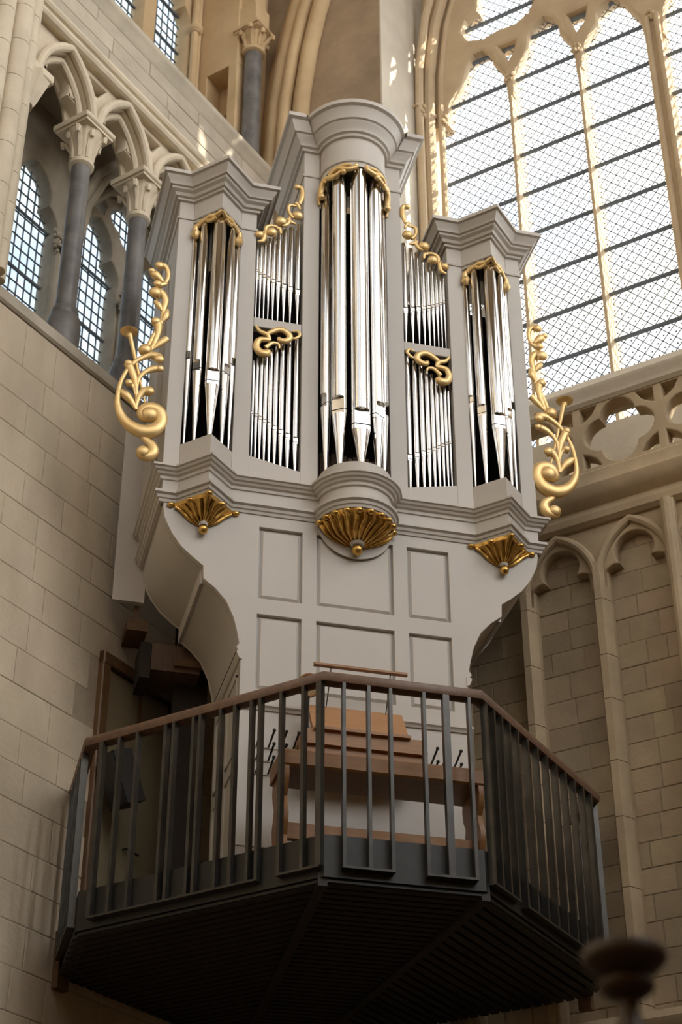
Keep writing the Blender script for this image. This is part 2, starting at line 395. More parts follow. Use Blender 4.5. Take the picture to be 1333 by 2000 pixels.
for c, a in AP+APX:
    ar = pointed(c, a+.02, 6.98, .655, 12)
    MB().tube([FL.p(s, z, -.03) for s, z in ar], .045, 10).build('arch_roll', 'carved', WL)
    ar = pointed(c, a-.045, 6.98, .55, 12)
    MB().tube([FL.p(s, z, -.14) for s, z in ar], .036, 8).build('arch_roll', 'carved', WL)
    MB().tube([FL.p(s, z, -.30) for s, z in ar], .036, 8).build('arch_roll', 'carved', WL)
    tf = trefoil(c, a-.04, 7.0, .49, 8, .42, .44, .5, .5); po = pointed(c, a-.005, 6.985, .585, 10)
    ey = []
    for sg in (-1, 1): ey.append([(c+sg*a*.74, 7.245), (c+sg*a*.66, 7.34), (c+sg*a*.52, 7.245)])
    plate('arch_foil', 'carved', FL, po+list(reversed(tf)), ey, -.27, -.15, WL, .010)
# string course, ashlar band, top ledge
b = MB(); b.tube([FL.p(-5.3, 7.70, .0), FL.p(2.4, 7.70, .0)], .055, 10).tube([FL.p(-5.3, 7.80, .03), FL.p(2.4, 7.80, .03)], .05, 10).box(FL, -1.75, 2.4, 7.66, 7.85, -.3, -.02)
b.build('string_course', 'carved', WL)
MB().box(FL, -8, 2.45, 7.83, 8.5, -.9, -.01).build('band_core', 'mortar', WL)
courses(FL, 'pale', WL, -2.2, 2.4, [7.85, 8.06, 8.28, 8.48], -.012, (.7, 1.3), .012, rnd=rl)
b = MB(); b.sweep([FL.p(-8, 0).to_2d(), FL.p(2.45, 0).to_2d()], [(-.9, 8.46), (0, 8.46), (.02, 8.48), (.03, 8.53), (.07, 8.57), (.085, 8.60), (.085, 8.635), (-.9, 8.66)])
b.build('ledge_course', 'pale', WL)
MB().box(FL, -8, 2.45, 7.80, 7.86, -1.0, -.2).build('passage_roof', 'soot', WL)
# vaulting shafts at the frame edge
for s, d, r in ((-1.50, .03, .055), (-1.60, .10, .07), (-1.76, .14, .10), (-1.95, .12, .09), (-2.12, .08, .08)):
    z = 4.31
    o = None
    while z < 12.5:
        h = rl.uniform(.30, .46)
        MB().lathe([(r, z+.003), (r, z+h-.003)], FL.p(s, 0, d).to_2d(), 14).build('shaft_drum', 'carved', WL); z += h
MB().box(FL, -2.3, -1.47, 4.31, 12.5, -.5, .05).build('shaft_pier', 'carved', WL)
MB().box(FL, -2.28, -1.66, 3.95, 4.165, -.2, .10, .04).box(FL, -2.28, -1.66, 4.165, 4.315, -.2, .22, .02).build('shaft_corbel', 'carved', WL)
# outer wall of the triforium with lancets
lanc = []
for c in (-4.6, -3.4, -2.0, -.37, .575, 1.50): lanc.append([(c-.335, 4.42)]+trefoil(c, .335, 6.36, .72, 8, .62, .42)+[(c+.335, 4.42)])
foil = quatrefoil(1.04, 7.27, .16, .155, 8)
tri = [(.48, 7.17), (.62, 7.16), (.66, 7.30), (.56, 7.38)]
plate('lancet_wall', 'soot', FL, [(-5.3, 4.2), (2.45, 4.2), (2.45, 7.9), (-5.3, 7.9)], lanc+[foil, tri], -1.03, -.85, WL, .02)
for s in (.0, .99, 1.90):
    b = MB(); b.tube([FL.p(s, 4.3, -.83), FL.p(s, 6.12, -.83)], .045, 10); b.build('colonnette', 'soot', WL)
    b = MB()
    for i in range(26): b.ball(FL.p(s+rl.uniform(-.09, .09), rl.uniform(6.1, 6.38), -.80+rl.uniform(-.02, .03)), rl.uniform(.02, .035), 6)
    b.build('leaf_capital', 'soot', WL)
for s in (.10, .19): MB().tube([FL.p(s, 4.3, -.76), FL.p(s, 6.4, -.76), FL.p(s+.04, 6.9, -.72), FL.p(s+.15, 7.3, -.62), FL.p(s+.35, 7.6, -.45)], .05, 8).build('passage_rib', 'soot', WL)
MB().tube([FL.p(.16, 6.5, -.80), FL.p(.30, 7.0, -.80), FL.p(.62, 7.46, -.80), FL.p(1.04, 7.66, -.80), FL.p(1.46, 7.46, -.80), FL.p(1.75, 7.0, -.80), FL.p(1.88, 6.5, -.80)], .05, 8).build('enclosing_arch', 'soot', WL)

def leaded_window(name, F, lights, d, dx, dz, label, bars, gm):
    """lights: (s0, s1, z0, z1); a pane for every lead square behind each light"""
    W = empty(name, F.p((lights[0][0]+lights[-1][1])/2, lights[0][2], d), label, 'window', kind='structure')
    pm = None; off = wloc(W); ang = atan2(F.e.y, F.e.x)
    for s0, s1, z0, z1 in lights:
        nx = max(1, round((s1-s0)/dx)); nz_ = max(1, round((z1-z0)/dz)); wx = (s1-s0)/nx; wz = (z1-z0)/nz_
        lb = MB()
        for i in range(nx+1): lb.box(F, s0+i*wx-.0035, s0+i*wx+.0035, z0, z1, d-.004, d+.012)
        for j in range(nz_+1): lb.box(F, s0, s1, z0+j*wz-.0035, z0+j*wz+.0035, d-.004, d+.012)
        # thin wire guard on the diagonal outside
        k = s0-(z1-z0)
        lb.build('lead_came', 'lead', W)
        if pm is None:
            pm = bpy.data.meshes.new('pane'); pm.from_pydata([(-.5, 0, -.5), (.5, 0, -.5), (.5, 0, .5), (-.5, 0, .5), (-.5, .004, -.5), (.5, .004, -.5), (.5, .004, .5), (-.5, .004, .5)], [], [(0, 1, 2, 3), (7, 6, 5, 4), (0, 1, 5, 4), (1, 2, 6, 5), (2, 3, 7, 6), (3, 0, 4, 7)])
            pm.materials.append(M[gm])
        for i in range(nx):
            for j in range(nz_):
                o = bpy.data.objects.new('pane', pm); o.location = F.p(s0+(i+.5)*wx, z0+(j+.5)*wz, d)-off; o.rotation_euler = (0, rl.uniform(-.004, .004), ang+rl.uniform(-.01, .01)); o.scale = (wx, 1, wz); link(o, W)
        for z in bars:
            if z0 < z < z1: MB().box(F, s0-.04, s1+.04, z-.012, z+.012, d+.02, d+.04).build('saddle_bar', 'lead', W)
    return W
leaded_window('window_2', FL, [(-.72, -.02, 4.4, 7.12)], -1.0, .095, .135, 'lancet of square leaded panes beside the vaulting shafts', (5.06, 5.75, 6.45), 'glass_l')
leaded_window('window_3', FL, [(.22, .93, 4.4, 7.12)], -1.0, .095, .135, 'lancet of square leaded panes between the triforium columns', (5.06, 5.75, 6.45), 'glass_l')
leaded_window('window_4', FL, [(.45, 1.90, 7.13, 7.62), (1.15, 1.85, 4.4, 7.12)], -1.0, .095, .135, 'leaded window with foil behind the column nearest the organ', (5.06, 5.75, 6.45), 'glass_l')

leaded_window('window_6', FL, [(-3.75, -3.05, 4.4, 7.12), (-2.35, -1.65, 4.4, 7.12)], -1.0, .14, .2, 'two leaded lancets of the triforium beyond the vaulting shafts', (5.06, 5.75, 6.45), 'glass_l')

# clerestory, set back behind the ledge
cw = []
for c, a in ((-4, .6), (-2.5, .4), (-.6, .4), (.62, .27), (1.40, .30)): cw.append([(c-a, 8.9)]+trefoil(c, a, 11.0, .6, 8, .62, .42)+[(c+a, 8.9)])
plate('clerestory_wall', 'ochre', FL, [(-5.3, 8.5), (2.6, 8.5), (2.6, 14.2), (-5.3, 14.2)], cw, -1.02, -.8, WL, .02)
leaded_window('window_5', FL, [(.33, .92, 8.85, 11.65), (1.08, 1.72, 8.85, 11.65)], -.98, .11, .15, 'two leaded lights of the clerestory above the ledge', (9.3, 9.95, 10.6, 11.2), 'glass_l')
for s, r in ((1.735, .045), (1.80, .035)): MB().tube([FL.p(s, 8.6, -.74), FL.p(s, 13.5, -.74)], r, 10).build('jamb_shaft', 'ochre', WL)
MB().lathe([(.06, 10.86), (.09, 10.9), (.09, 10.96), (.06, 11.0)], FL.p(1.74, 0, -.74).to_2d(), 12).build('shaft_ring', 'ochre', WL)
MB().box(FL, 1.85, 3.4, 8.5, 10.16, -1.0, -.61, .01).build('passage_jamb', 'ochre', WL)
MB().box(FL, 1.85, 3.4, 8.5, 10.16, -.30, -.18, .01).build('passage_jamb', 'ochre', WL)
MB().box(FL, 1.85, 3.4, 10.16, 14.2, -1.0, -.18, .01).build('passage_lintel', 'ochre', WL)
MB().box(FL, 2.16, 3.4, 8.5, 9.72, -.62, -.29, .01).build('passage_door', 'ochre', WL)
MB().box(FL, 2.12, 3.4, 9.73, 10.16, -.62, -.29, .01).build('passage_head', 'ochre', WL)
column(FL, WL, 1.99, -.06, .105, 8.60, 10.32, 10.62, 10.70, 'marble', 'ochre', .16)
MB().box(FL, 1.86, 2.12, 10.70, 11.05, -.2, .07, .02).box(FL, 1.89, 2.09, 11.05, 14, -.2, .03, .02).build('arch_springer', 'ochre', WL)
MB().box(FL, -20, 3.4, 14.1, 30, -1.1, -.3).build('upper_wall', 'vault', WL)
MB().box(FL, -20, -5.2, 4.3, 14.2, -1.1, -.3).build('plain_wall', 'carved', WL)
# ---------------- right wall
rr = random.Random(11)
WR = empty('wall_right', FR.p(0, GZ), 'warm sandstone wall with blind arcade right of the organ', 'wall', kind='structure')
MB().box(FR, -3.2, 16, GZ, 3.4, -.9, -.165).build('wall_core', 'mortar', WR)
BAY = .676; CS = [-.985+BAY*i for i in range(-2, 7)]
for i in range(len(CS)-1):
    a, e = CS[i]+.055, CS[i+1]-.055
    if e < -1.0 or a > 1.6: courses(FR, 'stone_r', WR, a, e, zrange(-.9, 2.9, .6, rr), -.167, (.5, .6), .008, rnd=rr)
    else: courses(FR, 'stone_r', WR, a, e, zrange(-2.4, 2.95, .215, rr), -.167, (.17, .42), .009, rnd=rr)
for s in CS:
    if s > 2.2: continue
    o = empty('column', FR.p(s, -2.4), parent=None); o.parent = WR; o.location = FR.p(s, -2.4)-wloc(WR)
    z = -2.4
    while z < 2.55:
        h = rr.uniform(.32, .58); h = min(h, 2.60-z)
        if 2.60-z-h < .12: h = 2.60-z
        pts = [FR.p(s+u, 0, d).to_2d() for u, d in ((-.075, -.17), (-.075, -.10), (-.045, -.03), (-.03, 0), (.03, 0), (.045, -.03), (.075, -.10), (.075, -.17))]
        MB().prism([tuple(p) for p in pts], z+.003, z+h-.003).build('drum', 'carved_r', o, 20); z += h
# arch heads of the blind arcade
a0 = BAY/2-.055
poly = [(CS[0]-.06, 3.0), (CS[0]-.06, 2.58)]
for i in range(len(CS)-1):
    c = (CS[i]+CS[i+1])/2; poly += [(CS[i]+.055, 2.38)]+trefoil(c, a0, 2.36, .47, 8, .50, .40, .7, .62)[1:-1]+[(CS[i+1]-.055, 2.38)]
    if i < len(CS)-2: poly += [(CS[i+1]-.03, 2.58), (CS[i+1]+.03, 2.58)]
poly += [(CS[-1]+.06, 2.58), (CS[-1]+.06, 3.0)]
plate('arcade_head', 'carved_r', FR, poly, [], -.17, -.05, WR, .012)
for i in range(len(CS)-1):
    c = (CS[i]+CS[i+1])/2; ar = pointed(c, BAY/2-.01, 2.5, .44, 12)
    MB().tube([FR.p(s, z, -.035) for s, z in ar], .038, 8).build('arch_roll', 'carved_r', WR)
# string and ledge
b = MB(); P2 = [FR.p(-3.2, 0).to_2d(), FR.p(16, 0).to_2d()]
b.sweep(P2, [(-.4, 2.97), (-.02, 2.97), (.02, 3.0), (.03, 3.06), (-.02, 3.1), (-.04, 3.16), (.03, 3.20), (.07, 3.26), (.08, 3.32), (.02, 3.36), (0, 3.42), (.0, 3.50), (-.03, 3.53), (-.4, 3.53)])
b.build('ledge_course', 'carved_r', WR)
MB().box(FR, -3.2, 16, 3.3, 3.5, -1.35, -.2).build('passage_floor', 'carved_r', WR)
MB().box(FR, 1.0, 1.12, 2.2, 2.98, -.1, .05, .02).tube([FR.p(1.06, -2.4, .03), FR.p(1.06, 2.98, .03)], .05, 10).build('bay_shaft', 'carved_r', WR)
# balustrade
QS = .772; hol = []
for i in range(-3, 5):
    c = .695+QS*i; hol.append(quatrefoil(c, 3.885, .165, .165, 9))
    for sx in (-1, 1):
        for sz in (-1, 1):
            hol.append([(c+sx*.345, 3.885+sz*.32), (c+sx*.19, 3.885+sz*.32), (c+sx*.235, 3.885+sz*.24), (c+sx*.30, 3.885+sz*.19), (c+sx*.345, 3.885+sz*.17)])
plate('balustrade', 'carved_r', FR, [(-3.1, 3.5), (4.6, 3.5), (4.6, 4.26), (-3.1, 4.26)], hol, -.19, -.03, WR, .015)
b = MB(); b.sweep(P2, [(-.26, 4.22), (-.02, 4.22), (.01, 4.25), (.015, 4.30), (.045, 4.34), (.05, 4.38), (.0, 4.43), (-.03, 4.50), (-.07, 4.53), (-.2, 4.53), (-.26, 4.45)])
b.build('balustrade_rail', 'reveal', WR)
# lower ledge
b = MB(); b.sweep(P2, [(-.2, -1.42), (.0, -1.42), (.06, -1.36), (.08, -1.30), (.05, -1.24), (-.1, -1.20), (-.2, -1.2)]); b.build('plinth_course', 'carved_r', WR)
# window pier, reveal, head wall
MB().box(FR, -3.4, -1.585, 3.4, 14.2, -1.4, -.01).build('window_pier', 'plaster', WR)
MB().box(FR, -1.6, -1.58, 3.5, 14.2, -1.12, -.008).build('window_reveal', 'reveal', WR)
MB().box(FR, -1.6, 16, 3.0, 4.74, -1.4, -1.04).build('window_breast', 'reveal', WR)
MB().box(FR, 4.2, 16, 4.4, 14.2, -1.4, -.01).build('far_pier', 'plaster', WR)
MB().box(FR, -1.6, 4.3, 12.7, 14.3, -1.4, -1.0).build('head_wall', 'plaster', WR)
MB().box(FR, -3.4, 20, 14.1, 30, -1.4, -.01).build('upper_wall', 'vault', WR)
# corner ribs
for i, (ds, dd, r) in enumerate(((0, .0, .10), (-.19, .05, .08), (-.34, .0, .11), (-.5, -.1, .08))):
    pth = [(-2.64, 8.3), (-2.63, 9.0), (-2.59, 9.7), (-2.50, 10.4), (-2.38, 11.0), (-2.22, 11.6), (-2.0, 12.2), (-1.7, 12.9), (-1.3, 13.7)]
    MB().tube([FR.p(s+ds, z, dd+.05) for s, z in pth], r, 12).build('vault_rib', 'ochre', WR)

# ---------------- the great window
GW = empty('window_1', FR.p(1.0, 4.66, -1.1), 'great traceried window of diamond leaded glass behind the balustrade', 'window', kind='structure')
DW = -1.18
lights = [(-1.33, -.54), (-.46, .30), (.38, 1.13), (1.34, 2.10), (2.18, 2.95), (3.03, 3.8)]
l1 = [(-1.30, 9.6), (-1.27, 9.926), (-1.12, 10.12), (-1.06, 10.25), (-1.03, 10.42), (-.93, 10.55), (-.82, 10.55), (-.72, 10.44), (-.70, 10.28), (-.62, 10.15), (-.56, 9.98), (-.545, 9.6)]
l2 = [(-.455, 9.6), (-.44, 9.97), (-.31, 10.17), (-.25, 10.31), (-.24, 10.45), (-.15, 10.60), (-.03, 10.68), (.07, 10.60), (.14, 10.45), (.14, 10.31), (.24, 10.12), (.29, 9.98), (.295, 9.6)]
l3 = [(.385, 9.6), (.41, 9.911), (.52, 10.1), (.60, 10.215), (.61, 10.36), (.69, 10.46), (.78, 10.5), (.88, 10.45), (.95, 10.3), (1.0, 10.17), (1.09, 9.98), (1.125, 9.6)]
fo = [(-.86, 11.75), (-.82, 11.45), (-.84, 11.25), (-1.01, 11.20), (-1.07, 11.02), (-.99, 10.84), (-.80, 10.75), (-.61, 10.79), (-.38, 10.77), (-.21, 10.85), (-.12, 11.05), (-.14, 11.3), (-.3, 11.42), (-.33, 11.6), (-.45, 11.8), (-.65, 11.88)]
fo2 = [(.95, 11.3), (.75, 11.45), (.5, 11.4), (.35, 11.2), (.2, 11.12), (.12, 10.95), (.22, 10.83), (.42, 10.82), (.6, 10.72), (.85, 10.75), (1.0, 10.95)]
sa = [(-.60, 10.50), (-.39, 10.49), (-.45, 10.30), (-.50, 10.22)]; sb = [(.27, 10.53), (.50, 10.53), (.46, 10.33), (.35, 10.19)]
mir = lambda pts: [(2.47-s, z) for s, z in reversed(pts)]
holes = [l1, l2, l3, fo, fo2, sa, sb, mir(l1), mir(l2), mir(l3), mir(fo), mir(fo2), mir(sa), mir(sb)]
for i in range(len(holes)): holes[i] = holes[i] if i not in (0, 1, 2, 7, 8, 9) else [holes[i][0], *holes[i][1:-1], holes[i][-1]]
# the lights stay open at the foot: the slab's outline runs up into each head
poly = [(-1.6, 13.0), (-1.6, 9.6)]
for h in (l1, l2, l3, mir(l3), mir(l2), mir(l1)): poly += h
poly += [(4.3, 9.6), (4.3, 13.0)]
plate('tracery', 'winstone', FR, poly, [fo, fo2, sa, sb, mir(fo), mir(fo2), mir(sa), mir(sb)], -1.28, -1.06, GW, .045)
def mullion(s, wd, m='winstone'):
    pts = [FR.p(s+u*wd, 0, d).to_2d() for u, d in ((-.5, -1.28), (-.5, -1.15), (-.28, -1.08), (-.2, -1.05), (.2, -1.05), (.28, -1.08), (.5, -1.15), (.5, -1.28))]
    o = MB().prism([tuple(p) for p in pts], 4.70, 9.62).build('mullion', m, GW, 20)
    k = MB()
    for i in range(10): k.ball(FR.p(s+rr.uniform(-.05, .05), rr.uniform(9.86, 9.98), -1.05+rr.uniform(-.02, .02)), .028, 6)
    k.build('leaf_capital', m, o)
for s in (-.50, .34, 2.14, 2.99): mullion(s, .085)
mullion(1.235, .20)
for u in (-.06, .06): MB().tube([FR.p(1.235+u, 4.5, -1.03), FR.p(1.235+u, 9.9, -1.03)], .035, 8).build('mullion_shaft', 'winstone', GW)
for s, d, r in ((-1.50, -.98, .075), (-1.38, -1.06, .04), (-1.53, -.80, .05)):
    MB().tube([FR.p(s, 4.5, d), FR.p(s, 9.8, d), FR.p(s+.02, 10.4, d), FR.p(s+.12, 11.2, d), FR.p(s+.34, 12.0, d), FR.p(s+.7, 12.7, d)], r, 10).build('jamb_shaft', 'winstone', GW)
    k = MB()
    for i in range(9): k.ball(FR.p(s+rr.uniform(-.07, .07), rr.uniform(9.6, 9.76), d+rr.uniform(-.02, .05)), .03, 6)
    k.build('leaf_capital', 'winstone', GW)
BARZ = [5.17+.592*i for i in range(14)]
for s0, s1 in lights:
    for z in BARZ[:9]: MB().box(FR, s0-.05, s1+.05, z-.017, z+.017, DW+.03, DW+.06).build('saddle_bar', 'bar', GW)
for z in BARZ[9:12]: MB().box(FR, -1.3, 3.9, z-.015, z+.015, DW+.01, DW+.05).build('saddle_bar', 'bar', GW)
# diamond quarries: lead lines and glass
HW, HH = .066, .0735       # half width / half height of a quarry
pm = bpy.data.meshes.new('quarry')
pm.from_pydata([(-HW, 0, 0), (0, 0, -HH), (HW, 0, 0), (0, 0, HH), (-HW, .004, 0), (0, .004, -HH), (HW, .004, 0), (0, .004, HH)], [], [(0, 1, 2, 3), (7, 6, 5, 4), (0, 1, 5, 4), (1, 2, 6, 5), (2, 3, 7, 6), (3, 0, 4, 7)])
pm.materials.append(M['glass_r'])
rest = MB(); nq = 0; ang = atan2(FR.e.y, FR.e.x); goff = wloc(GW)
S0, S1, Z0, Z1 = -1.45, 4.2, 4.62, 12.1
lead = MB()
def lead_line(sa_, za, sb_, zb):
    d = Vector((sb_-sa_, zb-za)).normalized(); n_ = Vector((-d.y, d.x))*.0046
    P = [FR.p(sa_+n_.x*k, za+n_.y*k, DW+dd) for dd in (.004, .010) for k in (-1, 1)]; Q = [FR.p(sb_+n_.x*k, zb+n_.y*k, DW+dd) for dd in (.004, .010) for k in (-1, 1)]
    lead.add(P+Q, [(0, 1, 5, 4), (2, 3, 7, 6), (0, 2, 6, 4), (1, 3, 7, 5)])
slope = HH/HW; k = Z0-(S1-S0)*slope
while k < Z1:
    pts = [(S0, k), (S1, k+(S1-S0)*slope)]
    a_, e_ = max(S0, S0+(Z0-k)/slope), min(S1, S0+(Z1-k)/slope)
    if e_ > a_:
        lead_line(a_, k+(a_-S0)*slope, e_, k+(e_-S0)*slope); lead_line(S0+S1-a_, k+(a_-S0)*slope, S0+S1-e_, k+(e_-S0)*slope)
    k += 2*HH
j = 0; z = Z0
while z < Z1:
    s = S0+(HW if j % 2 else 0)
    while s < S1:
        near = any(a-.02 < s < e+.02 for a, e in lights[1:3])
        if near and nq < 300 and 5.0 < z < 7.3:
            o = bpy.data.objects.new('quarry', pm); o.location = FR.p(s, z, DW)-goff; o.rotation_euler = (rr.uniform(-.01, .01), 0, ang+rr.uniform(-.01, .01)); link(o, GW); nq += 1
        else:
            P = [FR.p(s+a*HW, z+c*HH, DW) for a, c in ((-1, 0), (0, -1), (1, 0), (0, 1))]; rest.add(P, [(0, 1, 2, 3)])
        kn = [FR.p(s+u*.014, z+HH+v*.014, DW+.013) for u, v in ((-1, 0), (0, -1), (1, 0), (0, 1))]; lead.add(kn, [(0, 1, 2, 3)])
        s += 2*HW
    z += HH; j += 1
rest.build('quarries', 'glass_r', GW, 0, kind='stuff')
lead.build('lead_lattice', 'lead', GW, 0, kind='stuff')

# door in the left wall
D1 = empty('door_1', FL.p(.64, -.78), 'olive double door in a brown wooden frame behind the balcony rail', 'door', kind='structure')
MB().box(FL, .16, .26, -.78, 1.64, -.05, .05, .01).build('door_frame', 'doorframe', D1)
MB().box(FL, 1.06, 1.14, -.78, 1.64, -.05, .05, .01).build('door_frame', 'doorframe', D1)
MB().box(FL, .16, 1.14, 1.53, 1.64, -.05, .055, .01).build('door_head', 'doorframe', D1)
o = MB().box(FL, .262, .665, -.78, 1.528, -.04, .014, .006).build('door_leaf', 'door', D1)
MB().tube([FL.p(.60, .10, 0), FL.p(.60, .10, .05), FL.p(.74, .09, .055)], .010, 8).build('door_handle', 'iron', o)
for z in (1.2, .35): MB().box(FL, .255, .275, z, z+.13, 0, .024).build('hinge', 'steel', o)
MB().box(FL, .70, 1.058, -.78, 1.528, -.04, .014, .006).build('door_leaf', 'door', D1)
MB().box(FL, .665, .70, -.78, 1.528, -.03, .024).build('meeting_stile', 'doorframe', D1)

# ------------------------------------------------------------------ the organ
FZ = -.78                                   # balcony floor
ORG = empty('pipe_organ', (0, .4, FZ), 'grey painted pipe organ case with silver pipes and gilded carvings', 'organ')
VT = .2075; VX = 1.2175; RB = .30
def arcpts(r, n=20): return [(-r*cos(pi*i/n), -r*sin(pi*i/n)) for i in range(n+1)]
def vee(sg, k=1.0): 
    L_ = [(-1.425, 0), (-VX, -VT), (-1.01, 0)]
    return L_ if sg < 0 else [(-x, y) for x, y in reversed(L_)]
# lower case front: S-curved outline with two rows of three sunk panels
SC = [(1.53, 2.38), (1.528, 2.30), (1.515, 2.22), (1.485, 2.15), (1.44, 2.065), (1.37, 1.97), (1.28, 1.89), (1.195, 1.825), (1.19, 1.715), (1.10, 1.645), (1.01, 1.545), (.945, 1.405), (.912, 1.27), (.897, 1.195), (.918, 1.165), (.884, 1.11), (.882, FZ)]
poly = SC+[(-x, z) for x, z in reversed(SC)]
PX = [(-.767, -.424), (-.308, .308), (.424, .767)]; PZ = [(1.603, 2.241), (.835, 1.464)]
holes = [[(a, z0), (e, z0), (e, z1), (a, z1)] for a, e in PX for z0, z1 in PZ]
plate('case_front', 'paint', FO, poly, holes, -.06, 0, ORG, .004)
for a, e in PX:
    for z0, z1 in PZ:
        o = MB().wbox(a-.01, e+.01, .030, .045, z0-.01, z1+.01).build('panel', 'paint_in', ORG)
        k = .035; b = MB(); Q = [(a+.014, z0+.014), (e-.014, z0+.014), (e-.014, z1-.014), (a+.014, z1-.014)]; R_ = [(a+k, z0+k), (e-k, z0+k), (e-k, z1-k), (a+k, z1-k)]
        b.add([(x, .030, z) for x, z in Q]+[(x, .014, z) for x, z in R_], [(0, 1, 5, 4), (1, 2, 6, 5), (2, 3, 7, 6), (3, 0, 4, 7), (4, 5, 6, 7)]); b.build('panel_field', 'paint', o, 10)
# curved flanks running back to the wall
for sg in (-1, 1):
    for part in (SC[:8], SC[8:14]):
        n = len(part); vs = []
        for y in (.061, 1.02):
            for x, z in part: vs.append((sg*x, y, z))
            for x, z in part: vs.append((sg*(x-.022), y, z+.016))
        fs = []
        for i in range(n-1): fs += [(i, i+1, 2*n+i+1, 2*n+i), (n+i, n+i+1, 3*n+i+1, 3*n+i), (i, i+1, n+i+1, n+i), (2*n+i, 2*n+i+1, 3*n+i+1, 3*n+i)]
        fs += [(0, n, 3*n, 2*n), (n-1, 2*n-1, 4*n-1, 3*n-1)]
        b = MB(); b.add(vs, fs); o = b.build('curved_flank', 'paint', ORG, 50)
        MB().tube([(sg*(x-.004), 1.02, z+.003) for x, z in part], .013, 6).build('flank_bead', 'paint', o)
    MB().box(FO, sg*1.192-.012, sg*1.192+.012, 1.70, 1.835, -1.03, -.061).build('flank_step', 'paint', ORG)
    x0, x1 = sorted((sg*.88, sg*.855))
    o = MB().wbox(x0, x1, .061, 1.02, FZ, 1.12).build('side_wall', 'paint', ORG)
    b = MB().sweep([(-.882, 1.02), (-.882, -.01)] if sg < 0 else [(.882, -.01), (.882, 1.02)], [(-.01, 1.06), (.012, 1.07), (.02, 1.09), (.03, 1.11), (.03, 1.13), (-.01, 1.135)]); b.build('side_moulding', 'paint', ORG)
    for y0, y1, z0, z1 in ((.10, .46, FZ+.1, .25), (.56, .92, FZ+.1, .25), (.10, .46, .36, .98), (.56, .92, .36, .98)):
        xx = sg*.884; b = MB()
        for a, e, c, d in ((y0, y1, z0, z0+.02), (y0, y1, z1-.02, z1), (y0, y0+.02, z0, z1), (y1-.02, y1, z0, z1)): b.wbox(xx-.006, xx+.006, a, e, c, d)
        b.build('panel_mould', 'paint', o)
# belt moulding over the console
b = MB(); b.sweep([(-.90, 0.0), (.90, 0.0)], [(-.01, .655), (.012, .66), (.018, .68), (.03, .69), (.03, .71), (-.01, .715)]); b.build('belt_moulding', 'paint', ORG)
b = MB(); b.sweep([(-.884, 0), (.884, 0)], [(-.01, -.40), (.008, -.395), (.008, -.385), (-.01, -.38)]); b.build('plinth_moulding', 'paint', ORG)
# round apron behind the central corbel
plate('apron', 'paint', FO, [(.305*cos(pi+pi*i/24), 2.345+.285*sin(pi+pi*i/24)) for i in range(25)], [], 0, .014, ORG, .003)
# frieze at the foot of the pipe storey
plan = [(-1.555, 1.0), (-1.555, 0)]+vee(-1)+arcpts(RB)+vee(1)+[(1.555, 0), (1.555, 1.0)]
body = [(-1.545, .08), (-1.545, 0)]+vee(-1)+arcpts(RB-.004)+vee(1)+[(1.545, 0), (1.545, .08)]
MB().prism(body, 2.355, 2.66).build('frieze', 'paint', ORG)
for sg in (-1, 1): MB().wbox(*sorted((sg*1.52, sg*1.55)), .06, 1.0, 2.33, 2.66).build('frieze_side', 'paint', ORG)
b = MB(); b.sweep(plan, [(-.01, 2.555), (.012, 2.56), (.016, 2.585), (.034, 2.595), (.042, 2.612), (.058, 2.62), (.066, 2.638), (.08, 2.645), (.08, 2.663), (-.01, 2.672)])
b.build('upper_base_moulding', 'paint', ORG)
b = MB(); b.sweep(plan, [(-.01, 2.345), (.010, 2.35), (.016, 2.372), (.026, 2.38), (.032, 2.402), (.05, 2.415), (.05, 2.438), (.02, 2.452), (-.01, 2.46)])
b.build('lower_base_moulding', 'paint', ORG)
# sills of towers and flats
for sg in (-1, 1):
    v = vee(sg); MB().prism([(v[0][0], .12)]+v+[(v[2][0], .12)], 2.655, 2.912).build('tower_sill', 'paint', ORG, 20)
    P = [(.45, 2.655), (.87, 2.655), (.87, 2.905), (.45, 2.818)]; plate('field_sill', 'paint', FO, [(sg*x, z) for x, z in P], [], -.10, -.004, ORG)
MB().prism([(-RB, .12)]+arcpts(RB-.002)+[(RB, .12)], 2.655, 2.79).build('round_sill', 'paint', ORG)
